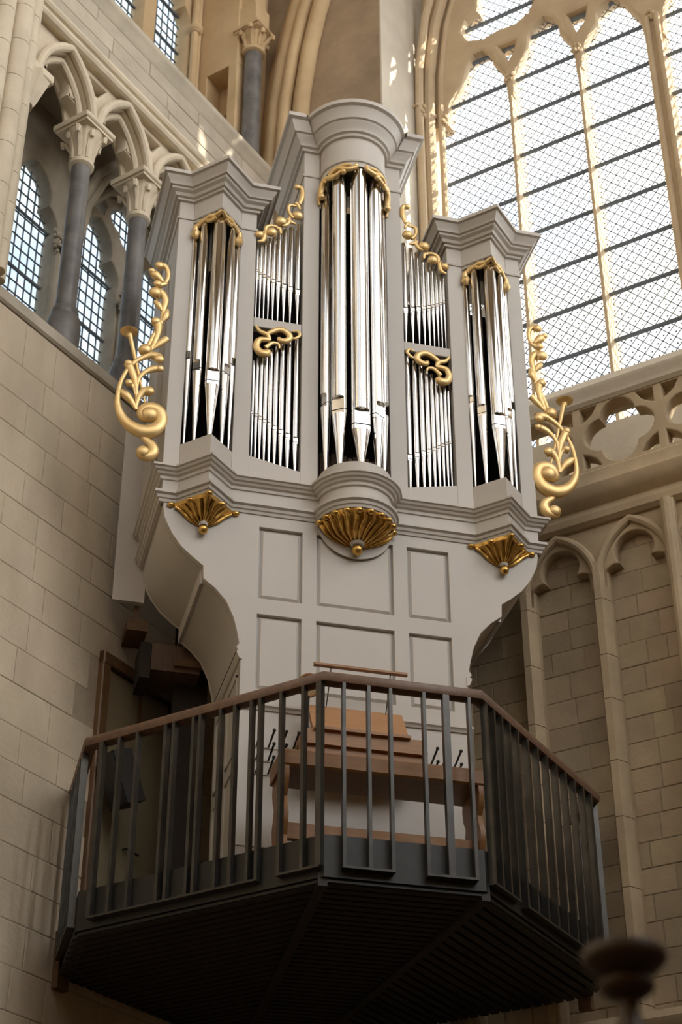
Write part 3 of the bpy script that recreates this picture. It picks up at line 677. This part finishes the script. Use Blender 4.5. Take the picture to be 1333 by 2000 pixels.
# posts
for sg in (-1, 1):
    for a, e, z1 in ((1.425, 1.555, 5.52), (.87, 1.01, 5.52), (.305, .45, 6.38)):
        x0, x1 = sorted((sg*a, sg*e)); MB().box(FO, x0, x1, 2.655, z1, -.10, 0, .004).build('post', 'paint', ORG)
    x0, x1 = sorted((sg*1.525, sg*1.553)); MB().wbox(x0, x1, .1, 1.0, 2.66, 5.52).build('tower_side', 'paint', ORG)
    x0, x1 = sorted((sg*1.555, sg*1.595)); MB().wbox(x0, x1, .42, 1.0, 2.68, 5.12).build('side_board', 'paint', ORG)
    x0, x1 = sorted((sg*.872, sg*.90)); MB().wbox(x0, x1, .1, .9, 4.6, 5.52).build('tower_side', 'paint', ORG)
    x0, x1 = sorted((sg*.42, sg*.448)); MB().wbox(x0, x1, .1, .9, 4.9, 6.38).build('tower_side', 'paint', ORG)
    o = MB().box(FO, *sorted((sg*.45, sg*.87)), 4.245, 4.345, -.09, -.012, .006).build('transom', 'paint', ORG)
    # tower frieze and cornice
    v = vee(sg); MB().prism([(v[0][0], .1)]+v+[(v[2][0], .1)], 5.262, 5.53).build('tower_frieze', 'paint', ORG, 20)
    tp = [(-1.555, 1.0), (-1.555, 0)]+vee(-1)+[(-.87, 0), (-.87, .9)]
    if sg > 0: tp = [(-x, y) for x, y in reversed(tp)]
    b = MB(); b.sweep(tp, [(-.01, 5.49), (.022, 5.495), (.026, 5.515), (.046, 5.522), (.058, 5.548), (.085, 5.566), (.09, 5.584), (.108, 5.59), (.120, 5.622), (.142, 5.65), (.148, 5.664), (.17, 5.672), (.17, 5.708), (-.01, 5.715)])
    b.build('tower_cornice', 'paint', ORG, 30)
    b = MB(); b.sweep(tp, [(-.004, 5.288), (.010, 5.292), (.014, 5.306), (.006, 5.318), (-.004, 5.322)]); b.build('necking', 'paint', ORG)
    MB().prism([(tp[0][0], .95)]+tp[1:-1]+[(tp[-1][0], .85)], 5.66, 5.70).build('tower_roof', 'paint', ORG)
MB().prism([(-RB, .1)]+arcpts(RB-.002)+[(RB, .1)], 6.005, 6.38).build('round_frieze', 'paint', ORG)
cp = [(-.45, .9), (-.45, 0)]+arcpts(RB, 24)+[(.45, 0), (.45, .9)]
b = MB(); b.sweep(cp, [(-.01, 6.355), (.022, 6.36), (.026, 6.385), (.05, 6.395), (.058, 6.43), (.09, 6.465), (.10, 6.49), (.118, 6.497), (.128, 6.53), (.152, 6.58), (.16, 6.60), (.19, 6.612), (.19, 6.655), (-.01, 6.665)])
b.build('round_cornice', 'paint', ORG, 30)
b = MB(); b.sweep(cp, [(-.004, 6.055), (.010, 6.06), (.014, 6.075), (.006, 6.088), (-.004, 6.092)]); b.build('necking', 'paint', ORG)
MB().prism([(-.45, .85), (-.45, 0)]+arcpts(RB, 24)+[(.45, 0), (.45, .85)], 6.60, 6.64).build('tower_roof', 'paint', ORG)
# interior
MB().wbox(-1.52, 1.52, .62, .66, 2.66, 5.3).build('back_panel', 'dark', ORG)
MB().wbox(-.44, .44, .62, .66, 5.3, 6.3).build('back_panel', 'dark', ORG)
MB().wbox(-1.52, 1.52, .05, .64, 2.62, 2.65).build('wind_chest', 'brown', ORG)
for i in range(13): MB().wbox(-.30+i*.047, -.262+i*.047, .14, .165, 2.66, 3.12+.02*(i % 2)).build('back_plank', 'brown', ORG)
for sg in (-1, 1):
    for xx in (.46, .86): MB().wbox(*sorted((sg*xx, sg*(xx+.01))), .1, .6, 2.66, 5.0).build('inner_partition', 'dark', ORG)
# back boards and timber below the left flank
MB().wbox(-1.76, -1.50, 1.02, 1.06, 2.03, 3.75).build('back_board', 'paint', ORG)
o = MB().wbox(-1.62, -1.45, 1.07, 1.38, 1.80, 1.90).build('wind_trunk', 'beam', ORG)
MB().wbox(-1.57, -1.53, 1.08, 1.12, 1.90, 2.03).build('trunk_prop', 'beam', o)
o = MB().wbox(-1.40, -1.0, 1.10, 1.5, 1.48, 1.72).build('wind_trunk', 'brown', ORG); MB().wbox(-1.22, -.92, 1.06, 1.10, 1.52, 1.58).build('trunk_rail', 'beam', o)
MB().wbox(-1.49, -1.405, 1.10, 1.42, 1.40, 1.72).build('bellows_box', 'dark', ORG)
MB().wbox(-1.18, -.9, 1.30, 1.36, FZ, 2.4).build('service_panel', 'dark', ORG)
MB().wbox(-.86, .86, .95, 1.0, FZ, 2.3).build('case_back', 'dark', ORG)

# ---------------- pipes
def ring(cx, cy, r, z, n, ph, flat=0, half=.9):
    """circle with its front (angle ph) flattened; flat 0..1"""
    out = []
    for i in range(n):
        a = ph+2*pi*i/n; x = cos(a-ph)*r; y = sin(a-ph)*r
        if abs(((a-ph+pi) % (2*pi))-pi) < half and flat:
            x = x+(cos(half)*r-x)*flat
        out.append((cx+x*cos(ph)-y*sin(ph), cy+x*sin(ph)+y*cos(ph), z))
    return out
def loft(rings, cap0=True, cap1=True):
    n = len(rings[0]); vs = [p for r_ in rings for p in r_]; fs = []
    for j in range(len(rings)-1):
        for i in range(n): fs.append((j*n+i, j*n+(i+1) % n, (j+1)*n+(i+1) % n, (j+1)*n+i))
    if cap0: fs.append(tuple(range(n)))
    if cap1: fs.append(tuple(range((len(rings)-1)*n, len(rings)*n)))
    b = MB(); b.add(vs, fs); return b
def pipe(cx, cy, r, zf, zm, zt, ph=-pi/2, n=28, big=True):
    h = .98; lip = r*1.75; sl = max(.006, r*.16)
    o = loft([ring(cx, cy, r, zm+sl, n, ph, 1, h), ring(cx, cy, r, zm+sl+lip*.86, n, ph, 1, h), ring(cx, cy, r, zm+sl+lip*.98, n, ph, .55, h*.8), ring(cx, cy, r, zm+sl+lip, n, ph, 0), ring(cx, cy, r, zt-.004, n, ph, 0), ring(cx, cy, r*.97, zt, n, ph, 0)], True, True).build('pipe', 'tin', ORG, 25)
    loft([ring(cx, cy, r*.24, zf, n, ph), ring(cx, cy, r*.94, zm-r*.60, n, ph), ring(cx, cy, r*.99, zm-r*.52, n, ph, 1, h), ring(cx, cy, r, zm, n, ph, 1, h)]).build('pipe_foot', 'tin', o, 25)
    loft([ring(cx, cy, r*.96, zm-.004, n, ph, 1, h), ring(cx, cy, r*.96, zm+sl+.002, n, ph, 1, h)]).build('pipe_mouth', 'slot', o, 0)
    return o
for sg in (-1, 1):
    pipe(sg*VX, -.125, .060, 2.912, 3.47, 5.30, -pi/2)
    for t in (-1, 1):
        ph = -pi/2+t*pi/4*.9
        pipe(sg*VX+t*.110, -.055, .044, 2.912, 3.63, 5.30, ph); pipe(sg*VX+t*.180, .022, .034, 2.912, 3.79, 5.30, ph)
    X = [.846, .814, .779, .741, .700, .655, .605, .548, .484]
    for i, x in enumerate(X):
        t = i/8; r = .0125+.0115*t
        pipe(sg*x, .052, r, 4.345, 4.875-.175*t**.9, 5.16+.335*t, n=16, big=False)
        pipe(sg*x, .052, r*1.02, 2.65, 3.352-.225*t**1.15, 3.90+.30*t, n=16, big=False)
pipe(0, -.205, .080, 2.79, 3.19, 6.02)
for t in (-1, 1):
    pipe(t*.158, -.140, .067, 2.79, 3.36, 6.02, -pi/2+t*.62); pipe(t*.243, -.015, .052, 2.79, 3.50, 6.02, -pi/2+t*1.1)

# ---------------- gilded carving
YA = Vector((0, 1, 0))
def smooth_path(p, n=4):
    if len(p) < 3: return p
    out = []
    for i in range(len(p)-1):
        p0 = p[max(i-1, 0)]; p1 = p[i]; p2 = p[i+1]; p3 = p[min(i+2, len(p)-1)]
        for k in range(n):
            t = k/n; out.append(tuple(.5*((2*b_)+(-a+c)*t+(2*a-5*b_+4*c-d)*t*t+(-a+3*b_-3*c+d)*t**3) for a, b_, c, d in zip(p0, p1, p2, p3)))
    out.append(tuple(p[-1])); return out
def scroll(b, pts, rad, y, sg=1, flat=.75, n=8):
    q_ = smooth_path([(x, z, r) for (x, z), r in zip(pts, rad)])
    b.tube([(sg*x, y, z) for x, z, r in q_], [max(r, .004) for x, z, r in q_], n, (YA, flat))
WING = dict(
    curl=([(-1.656, 4.544), (-1.622, 4.587), (-1.612, 4.661), (-1.63, 4.729), (-1.668, 4.751), (-1.699, 4.732)], [.010, .012, .014, .015, .022, .030]),
    leaf_a=([(-1.759, 4.665), (-1.716, 4.626), (-1.653, 4.569)], [.016, .028, .010]),
    leaf_b=([(-1.706, 4.531), (-1.669, 4.532), (-1.62, 4.558)], [.028, .020, .010]),
    stem=([(-1.713, 4.426), (-1.669, 4.453), (-1.636, 4.419), (-1.619, 4.364), (-1.628, 4.292), (-1.637, 4.197), (-1.649, 4.103), (-1.70, 3.98), (-1.74, 3.85)], [.045, .026, .022, .020, .016, .013, .012, .012, .012]),
    leaf_c=([(-1.708, 4.345), (-1.679, 4.31), (-1.645, 4.255)], [.012, .020, .008]),
    leaf_d=([(-1.634, 4.14), (-1.61, 4.203), (-1.6, 4.274)], [.008, .022, .010]),
    leaf_e=([(-1.691, 4.129), (-1.667, 4.094), (-1.662, 4.032), (-1.676, 3.949), (-1.719, 3.80)], [.028, .026, .020, .015, .010]),
    leaf_f=([(-1.701, 3.837), (-1.647, 3.899), (-1.588, 3.967)], [.008, .018, .022]),
    bud=([(-1.785, 3.850), (-1.757, 3.815), (-1.738, 3.785)], [.026, .042, .030]),
    volute=([(-1.629, 3.745), (-1.666, 3.766), (-1.71, 3.768), (-1.77, 3.734), (-1.828, 3.684), (-1.884, 3.596), (-1.928, 3.478), (-1.946, 3.356), (-1.946, 3.238), (-1.918, 3.147), (-1.87, 3.071), (-1.803, 3.02), (-1.724, 2.997), (-1.648, 3.02), (-1.60, 3.075), (-1.585, 3.145), (-1.604, 3.21), (-1.645, 3.238), (-1.70, 3.236), (-1.735, 3.20), (-1.738, 3.155), (-1.71, 3.128), (-1.68, 3.14)],
             [.040, .036, .030, .022, .018, .016, .016, .017, .022, .030, .038, .048, .054, .056, .052, .048, .046, .046, .046, .044, .040, .032, .020]),
    leaf_g=([(-1.793, 3.202), (-1.837, 3.279), (-1.888, 3.334), (-1.947, 3.377)], [.008, .018, .024, .010]),
    leaf_h=([(-1.793, 3.202), (-1.798, 3.34), (-1.813, 3.446), (-1.837, 3.539), (-1.888, 3.65)], [.009, .010, .014, .022, .026]),
    leaf_i=([(-1.802, 3.415), (-1.791, 3.515), (-1.743, 3.59), (-1.676, 3.636), (-1.619, 3.647)], [.009, .012, .016, .022, .018]),
    leaf_j=([(-1.795, 3.233), (-1.78, 3.333), (-1.74, 3.394), (-1.697, 3.402)], [.010, .016, .026, .034]),
    leaf_k=([(-1.807, 3.349), (-1.829, 3.421), (-1.87, 3.451)], [.008, .010, .026]),
    foot=([(-1.758, 2.985), (-1.694, 2.924), (-1.645, 2.881), (-1.632, 2.821), (-1.668, 2.778), (-1.718, 2.780), (-1.735, 2.812)], [.016, .026, .036, .042, .042, .040, .030]),
)
for sg in (1, -1):
    e = empty('wing_carving', (sg*-1.75, 0, 2.78), parent=ORG); e.location = Vector((sg*-1.75, .0, 2.78))-wloc(ORG)
    for nm, (pts, rad) in WING.items():
        b = MB(); scroll(b, pts, [q_*(1.15 if nm in ('volute', 'foot') else 1.5) for q_ in rad], .02+.006*(len(nm) % 3), sg, .7, 10); b.build(nm.split('_')[0], 'gold', e, 60)
    for x, z, r in ((-1.685, 3.165, .074), (-1.695, 4.732, .040), (-1.712, 4.428, .054), (-1.70, 4.53, .036), (-1.757, 3.812, .052), (-1.715, 2.80, .054), (-1.64, 3.735, .044), (-1.87, 3.452, .032), (-1.70, 3.398, .042), (-1.885, 3.645, .034), (-1.755, 4.66, .030), (-1.69, 4.125, .040), (-1.625, 3.64, .032)):
        MB().ball((sg*x, .008, z), r, 14, (1, .62, .95)).build('boss', 'gold', e, 60)
    b = MB(); b.tube([(sg*x, .03, z) for x, z in ((-1.895, 3.955), (-1.883, 3.92), (-1.83, 3.706), (-1.715, 3.25))], [.026, .020, .016, .008], 10)
    b.build('trumpet', 'gold', e, 60)
    prof = [(.018, 3.925), (.022, 3.955), (.045, 3.972), (.072, 3.980), (.076, 3.988), (.06, 3.996), (.02, 3.99)]
    b = MB(); b.lathe([(r, z) for r, z in prof], (sg*-1.90, .03), 18); b.build('trumpet_bell', 'gold', e, 50)
UPS = dict(
    a=([(-.814, 5.309), (-.798, 5.275), (-.816, 5.196), (-.859, 5.18)], [.008, .016, .016, .01]), b=([(-.685, 5.383), (-.743, 5.388), (-.786, 5.36), (-.79, 5.315), (-.76, 5.283)], [.010, .014, .015, .014, .012]),
    c=([(-.58, 5.528), (-.584, 5.469), (-.613, 5.425), (-.647, 5.41)], [.010, .015, .017, .016]), d=([(-.519, 5.671), (-.578, 5.67), (-.591, 5.615), (-.571, 5.556), (-.541, 5.524)], [.010, .013, .014, .015, .014]),
    e=([(-.505, 5.905), (-.475, 5.90), (-.465, 5.85), (-.468, 5.788), (-.49, 5.704)], [.018, .018, .018, .020, .012]), f=([(-.529, 5.714), (-.504, 5.688), (-.484, 5.64)], [.012, .014, .008]), g=([(-.694, 5.368), (-.665, 5.368), (-.655, 5.314)], [.012, .014, .008]),
    h=([(-.60, 5.50), (-.56, 5.47), (-.52, 5.46)], [.012, .014, .008]))
UPB = [(-.846, 5.258, .036), (-.737, 5.308, .044), (-.657, 5.453, .048), (-.507, 5.558, .044), (-.512, 5.902, .028)]
LOS = dict(A=([(-.851, 4.23), (-.81, 4.176), (-.75, 4.151), (-.729, 4.093)], [.010, .020, .024, .016]), B=([(-.75, 4.165), (-.662, 4.225), (-.592, 4.215), (-.556, 4.165), (-.59, 4.118), (-.64, 4.117), (-.652, 4.142)], [.022, .028, .030, .030, .030, .026, .018]),
           C=([(-.729, 4.103), (-.768, 4.098), (-.822, 4.081), (-.84, 4.009), (-.809, 3.955), (-.76, 3.950), (-.738, 3.982)], [.022, .026, .028, .032, .038, .040, .030]), D=([(-.766, 4.012), (-.708, 4.072), (-.654, 4.071), (-.643, 4.03)], [.022, .018, .014, .006]),
           E=([(-.561, 4.164), (-.512, 4.161), (-.472, 4.206), (-.493, 4.245), (-.533, 4.232)], [.014, .014, .016, .014, .009]))
for sg in (1, -1):
    e = empty('field_shade', (0, 0, 0), parent=ORG); e.location = Vector((sg*-.66, .0, 5.15))-wloc(ORG)
    for pts, rad in UPS.values():
        b = MB(); scroll(b, pts, [q_*1.25 for q_ in rad], -.005, sg); b.build('scroll', 'gold', e, 60)
    for x, z, r in UPB: MB().ball((sg*x, -.008, z), r*1.15, 14, (1, .7, .9)).build('boss', 'gold', e, 60)
    e = empty('field_shade', (0, 0, 0), parent=ORG); e.location = Vector((sg*-.66, .0, 4.1))-wloc(ORG)
    for pts, rad in LOS.values():
        b = MB(); scroll(b, pts, rad, -.01, sg); b.build('scroll', 'gold', e, 60)
    # shade under each pointed tower frieze
    e = empty('tower_shade', (0, 0, 0), parent=ORG); e.location = Vector((sg*VX, -.1, 5.2))-wloc(ORG)
    for t in (-1, 1):
        def fp(k, z, o=.012):    # k = 0 at the tip, 1 at the post
            return (sg*VX+t*VT*k, -VT*(1-k)-o, z)
        b = MB(); b.tube(smooth_path([fp(.0, 5.262), fp(.25, 5.235), fp(.45, 5.25), fp(.7, 5.215), fp(.85, 5.19)]), [.020]*5+[.026]*4+[.024]*4+[.020]*4, 8); b.build('scroll', 'gold', e, 60)
        b = MB(); b.tube(smooth_path([fp(.2, 5.21), fp(.4, 5.20), fp(.55, 5.225), fp(.75, 5.25)]), [.018]*13, 8); b.build('scroll', 'gold', e, 60)
        b = MB(); b.tube(smooth_path([fp(.72, 5.24), fp(.9, 5.20), fp(.92, 5.12), fp(.80, 5.10)]), [.016]*4+[.028]*4+[.042]*4+[.026], 8); b.build('leaf', 'gold', e, 60)
    # corbel below each pointed tower
    e = empty('tower_corbel', (0, 0, 0), parent=ORG); e.location = Vector((sg*VX, 0, 2.1))-wloc(ORG)
    lay = [(1.16, 2.345), (1.12, 2.315), (.86, 2.285), (.70, 2.25), (.52, 2.215), (.30, 2.19), (.16, 2.175)]
    b = MB(); vs = []; m_ = 17
    for k, z in lay:
        for i in range(m_):
            u = -1+2*i/(m_-1); wv = 1+.05*cos(u*12*pi/2)
            vs.append((sg*VX+VT*u*k, -VT*(1-abs(u))*k*wv*1.02+.0, z))
    fs = [(j*m_+i, j*m_+i+1, (j+1)*m_+i+1, (j+1)*m_+i) for j in range(len(lay)-1) for i in range(m_-1)]+[tuple(range(m_))]
    b.add(vs, fs); b.build('corbel_body', 'gold_d', e, 30)
    b = MB()
    for i in range(9):
        u = -.95+1.9*i/8; b.tube([(sg*VX+VT*u*k, -VT*(1-abs(u))*k-.008, z-.004) for k, z in lay[1:]], [.013, .017, .016, .014, .010, .006], 6)
    b.build('acanthus', 'gold_d', e, 60)
    for u in (-1.12, -.55, 0, .55, 1.12): MB().ball((sg*VX+VT*u*1.1, -VT*max(0, 1-abs(u))*1.12-.012, 2.325), .024, 10, (1.3, 1, .9)).build('corbel_boss', 'gold_d', e, 60)
    MB().lathe([(.03, 2.18), (.036, 2.165), (.030, 2.15)], (sg*VX, -.045), 14).build('corbel_collar', 'paint', e)
    MB().ball((sg*VX, -.045, 2.118), .038, 14).build('corbel_drop', 'gold_d', e, 60)
e = empty('round_shade', (0, 0, 0), parent=ORG); e.location = Vector((0, -.2, 5.9))-wloc(ORG)
for t in (-1, 1):
    def cpnt(a, z, o=.012): return ((RB+o)*sin(radians(a))*t, -(RB+o)*cos(radians(a)), z)
    for pts, rad in (([(6, 5.985), (22, 5.95), (38, 5.985), (52, 5.955), (66, 5.90)], .022), ([(34, 5.94), (48, 5.90), (62, 5.93), (72, 5.96)], .020), ([(60, 5.95), (74, 5.90), (80, 5.82), (76, 5.76)], .026), ([(16, 6.0), (28, 6.01), (44, 6.0), (60, 5.985)], .014), ([(78, 5.9), (86, 5.82), (87, 5.72)], .020)):
        q_ = smooth_path([cpnt(a, z) for a, z in pts]); b = MB(); b.tube(q_, [rad*(.7+.5*sin(pi*min(1, (i+2)/len(q_)))) for i in range(len(q_))], 8); b.build('scroll', 'gold', e, 60)
    for a, z, r in ((9, 5.99, .026), (30, 5.93, .028), (50, 5.91, .026), (78, 5.78, .034)): MB().ball(cpnt(a, z), r, 12).build('boss', 'gold', e, 60)
e = empty('round_corbel', (0, 0, 0), parent=ORG); e.location = Vector((0, 0, 2.1))-wloc(ORG)
CP = [(.300, 2.35), (.296, 2.325), (.272, 2.29), (.235, 2.255), (.18, 2.215), (.115, 2.185), (.06, 2.168)]
MB().lathe(CP, (0, 0), 48, pi, 2*pi, mod=lambda a, t: 1+.035*cos(18*a)*sin(pi*min(1, t*1.1))).build('corbel_body', 'gold_d', e, 40)
b = MB()
for i in range(13):
    a = pi+pi*(i+.5)/13; b.tube([((r+.004)*cos(a+.05*sin(j*1.5)), (r+.004)*sin(a+.05*sin(j*1.5)), z-.004) for j, (r, z) in enumerate(CP[1:])], [.016, .022, .022, .018, .012, .007], 6)
b.build('acanthus', 'gold_d', e, 60)
for i in range(10):
    a = pi+pi*(i+.5)/10; MB().ball((.304*cos(a), .304*sin(a), 2.322), .034, 10, (1, 1, .75)).build('corbel_boss', 'gold_d', e, 60)
MB().lathe([(.052, 2.178), (.060, 2.165), (.052, 2.148), (.04, 2.14)], (0, -.065), 16).build('corbel_collar', 'paint', e)
MB().ball((0, -.065, 2.108), .046, 16).build('corbel_drop', 'gold_d', e, 60)

# ---------------- console
MB().box(FO, -.47, .40, .16, .40, 0, .33, .006).build('key_desk', 'oak', ORG)
MB().wbox(-.50, .43, -.36, -.30, .27, .30).build('key_slip', 'oak', ORG)
b = MB(); x0, x1 = -.40, .31
P = [(-.31, .41), (-.14, .68), (-.11, .665), (-.27, .40)]
b.add([(x0, y, z) for y, z in P]+[(x1, y, z) for y, z in P], [(0, 1, 2, 3), (4, 5, 6, 7), (0, 1, 5, 4), (1, 2, 6, 5), (2, 3, 7, 6), (3, 0, 4, 7)]); b.build('music_desk', 'oak_p', ORG)
MB().wbox(x0, x1, -.36, -.27, .39, .412).build('desk_ledge', 'oak', ORG)
o = MB().box(FO, -.385, .325, .945, .972, .235, .265, .006).build('lamp_bar', 'oak', ORG)
for x in (-.27, .18): MB().tube([(x, -.16, .66), (x+.01, -.2, .80), (x+.015, -.25, .945)], .004, 6).build('lamp_wire', 'iron', o)
kp = []
for sg in (-1, 1):
    for c in range(4):
        for r_ in range(3):
            x = sg*(.475+.09*c); z = .185+.105*r_
            k = MB().tube([(x, .0, z-.02), (x, -.045, z-.01), (x+.006, -.09, z+.02), (x+.010, -.14, z+.045)], [.008, .008, .0085, .008], 8).build('stop_lever', 'iron', ORG)
            MB().ball((x+.010, -.142, z+.047), .014, 8).build('lever_knob', 'iron', k)
for sg in (-1, 1):
    for r_ in range(3): MB().box(FO, *sorted((sg*.44, sg*.80)), .150+.105*r_, .160+.105*r_, 0, .006).build('lever_rail', 'paint', ORG)

# round mirror beside the music desk
MI = empty('round_mirror', (-.41, -.22, .66), 'round mirror in a thin wooden frame beside the music desk', 'mirror')
cm = Vector((-.415, -.235, .785)); fm = Vector((-.25, -.95, -.25)).normalized(); u_ = fm.cross(UPZ).normalized(); v_ = u_.cross(fm)
b = MB(); b.tube([cm+(u_*cos(a)+v_*sin(a))*.082 for a in [2*pi*i/28 for i in range(29)]], .010, 8, cap=False); b.build('mirror_frame', 'oak', MI)
b = MB(); b.add([cm+(u_*cos(2*pi*i/28)+v_*sin(2*pi*i/28))*.078+fm*.002 for i in range(28)]+[cm+(u_*cos(2*pi*i/28)+v_*sin(2*pi*i/28))*.078-fm*.004 for i in range(28)], [tuple(range(28)), tuple(range(28, 56))]+[(i, (i+1) % 28, 28+(i+1) % 28, 28+i) for i in range(28)]); b.build('mirror_glass', 'mirror', MI, 20)
MB().tube([(-.415, -.20, .40), (-.415, -.21, .62), (-.415, -.232, .70)], .007, 8).build('mirror_stem', 'iron', MI)

# bench
BE = empty('organ_bench', (0, -.56, FZ), 'long varnished wooden organ bench with shaped end boards', 'bench')
MB().box(FO, -.72, .72, -.10, .02, .37, .75, .012).build('seat', 'oak', BE)
for sg in (-1, 1):
    prof = [(.74, -.10), (.75, -.16), (.73, -.24), (.69, -.30), (.71, -.36), (.745, -.44), (.73, -.52), (.70, -.58), (.72, -.66), (.76, -.74), (.76, FZ)]
    pts = prof+[(1.12-d, z) for d, z in reversed(prof)]
    x0, x1 = sorted((sg*.70, sg*.665)); n = len(pts)
    b = MB(); b.add([(x0, -d, z) for d, z in pts]+[(x1, -d, z) for d, z in pts], [tuple(range(n)), tuple(range(n, 2*n))]+[(i, (i+1) % n, n+(i+1) % n, n+i) for i in range(n)]); b.build('end_board', 'oak', BE, 40)
MB().box(FO, -.67, .67, -.58, -.46, .60, .635, .006).build('stretcher', 'oak', BE)

# ------------------------------------------------------------------ balcony
BAL = empty('organ_balcony', (0, 0, FZ), 'dark steel balcony with wooden handrail carrying the organ', 'balcony')
PB, PC, PD, PE = (-1.915, .19), (-.536, -1.187), (.536, -1.187), (1.915, .19)
wall_l = FL.p(.0, 0).to_2d(); 
PA = (-1.915, 1.07); PF = (1.915, .63)
corner = (-.166, 2.72)
slab = [PA, PB, PC, PD, PE, PF, corner]
ins = [(-1.89, 1.05), (-1.89, .20), (-.526, -1.162), (.526, -1.162), (1.89, .20), (1.89, .62), corner]
MB().prism(ins, FZ-.06, FZ).build('floor_slab', 'steel', BAL, 20)
path = [PA, PB, PC, PD, PE, PF]
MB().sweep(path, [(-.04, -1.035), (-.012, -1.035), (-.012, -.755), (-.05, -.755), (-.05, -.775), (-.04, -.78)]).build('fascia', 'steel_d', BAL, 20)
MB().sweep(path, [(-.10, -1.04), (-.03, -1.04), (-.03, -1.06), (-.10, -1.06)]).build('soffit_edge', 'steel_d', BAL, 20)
MB().sweep(path, [(-.045, .305), (.0, .298), (.035, .31), (.045, .345), (.035, .375), (.0, .388), (-.035, .375), (-.05, .345)]).build('handrail', 'rail', BAL, 50)
def seg_frame(p, q_):
    a = atan2(q_[1]-p[1], q_[0]-p[0]); return Frame((p[0], p[1], 0), a), hypot(q_[0]-p[0], q_[1]-p[1])
def baluster_group(F, ts, wds=None):
    for i, t in enumerate(ts):
        wd = (wds or {}).get(i, .022)
        MB().box(F, t-wd/2, t+wd/2, -.975, .305, -.006, .043).build('baluster', 'steel', BAL, 20)
    if len(ts) > 1: MB().box(F, ts[0]-.012, ts[-1]+.012, -.987, -.972, -.012, .045).build('baluster_shoe', 'steel', BAL, 20)
F1, l1_ = seg_frame(PC, PD); x0 = -.536
baluster_group(F1, [-.411-x0, -.241-x0, -.092-x0]); baluster_group(F1, [.14-x0, .294-x0, .457-x0], {1: .045})
F2, l2_ = seg_frame(PB, PC)
L2 = lambda *a: [l2_-t for t in a]
baluster_group(F2, L2(.316, .143, .02), {2: .04}); baluster_group(F2, L2(1.81, 1.655, 1.50, 1.26, 1.19, 1.025, .97, .803, .686, .553, .483), {0: .035})
F3, l3_ = seg_frame(PD, PE)
baluster_group(F3, [.045, .16, .28, .40]); baluster_group(F3, [.53, .69, .85, 1.01, 1.17, 1.33, 1.49, 1.65, 1.79])
F4, l4_ = seg_frame(PA, PB); baluster_group(F4, [.12, .26, .40, .54, .68, .80])
F5, l5_ = seg_frame(PE, PF); baluster_group(F5, [.06, .18, .30, .40])
# soffit: three fans of slats between two bearers
HL, HR = (-.27, 1.75), (.27, 1.75); ZS = -1.045
def slats(edge0, edge1, region, n, ax=.088, gapw=.028):
    d = Vector((edge1[0]-edge0[0], edge1[1]-edge0[1])).normalized(); nn = Vector((-d.y, d.x)); p = Vector(edge0)
    for k in range(n):
        o0 = p+nn*(.05+k*ax); o1 = o0+nn*(ax-gapw)
        q_ = clip_convex([tuple(o0-d*6), tuple(o0+d*6), tuple(o1+d*6), tuple(o1-d*6)], region)
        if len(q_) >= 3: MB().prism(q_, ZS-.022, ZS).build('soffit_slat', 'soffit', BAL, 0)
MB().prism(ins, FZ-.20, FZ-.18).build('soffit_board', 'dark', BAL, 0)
apex = (0, 2.6)
slats(PC, PD, [PC, PD, (.20, 2.3), (-.30, 2.5)], 55)
slats(PB, PC, [PB, PC, (-.30, 2.5), (-.35, 2.5), PA], 45)
slats(PD, PE, [PD, PE, PF, (.35, 2.15), (.20, 2.3)], 45)
for p, q_ in ((PC, (-.30, 2.45)), (PD, (.20, 2.3))):
    Fb, lb = seg_frame(p, q_); MB().box(Fb, .03, lb, -1.09, -.98, -.03, .03).build('bearer', 'soffit', BAL, 20)
MB().box(FL, -.06, .06, -1.16, -.74, 0.004, .06).build('wall_bracket', 'beam', BAL); MB().box(FR, -.06, .04, -1.16, -.80, .02, .08).build('wall_bracket', 'beam', BAL)

# black fixture hung by the door
SP = empty('wall_fixture', FL.p(.27, .2, .25), 'black angular fixture hung by the door behind the balcony rail', 'fixture')
c = FL.p(.25, .50, .24); Mt = Matrix.Rotation(radians(-62), 3, 'Z') @ Matrix.Rotation(radians(24), 3, 'X')
def tb(name, x0, x1, y0, y1, z0, z1, m):
    b = MB().wbox(x0, x1, y0, y1, z0, z1); b.v = [c+Mt @ v for v in b.v]; return b.build(name, m, SP)
tb('housing', -.11, .11, -.09, .09, -.21, .21, 'black'); tb('front_plate', -.098, .098, -.098, -.088, -.198, .198, 'black')
tb('bracket', -.02, .02, .09, .13, -.05, .05, 'iron')
MB().tube([c+Mt @ Vector((0, .12, 0)), FL.p(.33, .52, .06), FL.p(.33, .52, .0)], .012, 8).build('bracket_arm', 'iron', SP)

# ------------------------------------------------------------------ turned finial close to the camera
FC = Vector((-1.810, -8.452, 0)); zc = -4.055
FI = empty('wooden_finial', (FC.x, FC.y, GZ), 'blurred dark turned wooden finial at the lower corner, close to the lens', 'finial')
k = 1.0
MB().lathe([(.030, zc+.012), (.066, zc+.010), (.072, zc+.002), (.072, zc-.010), (.066, zc-.018), (.050, zc-.034), (.030, zc-.040)], FC.to_2d(), 28).build('finial_cap', 'finial', FI, 40)
MB().lathe([(.030, zc-.038), (.044, zc-.044), (.048, zc-.052), (.046, zc-.060), (.034, zc-.070), (.018, zc-.078)], FC.to_2d(), 24).build('finial_ring', 'finial', FI, 40)
MB().lathe([(.018, zc-.076), (.016, zc-.09), (.020, zc-.105), (.026, zc-.118), (.030, zc-.128), (.045, zc-.150), (.05, zc-.2), (.05, GZ)], FC.to_2d(), 20).build('finial_post', 'finial', FI, 40)
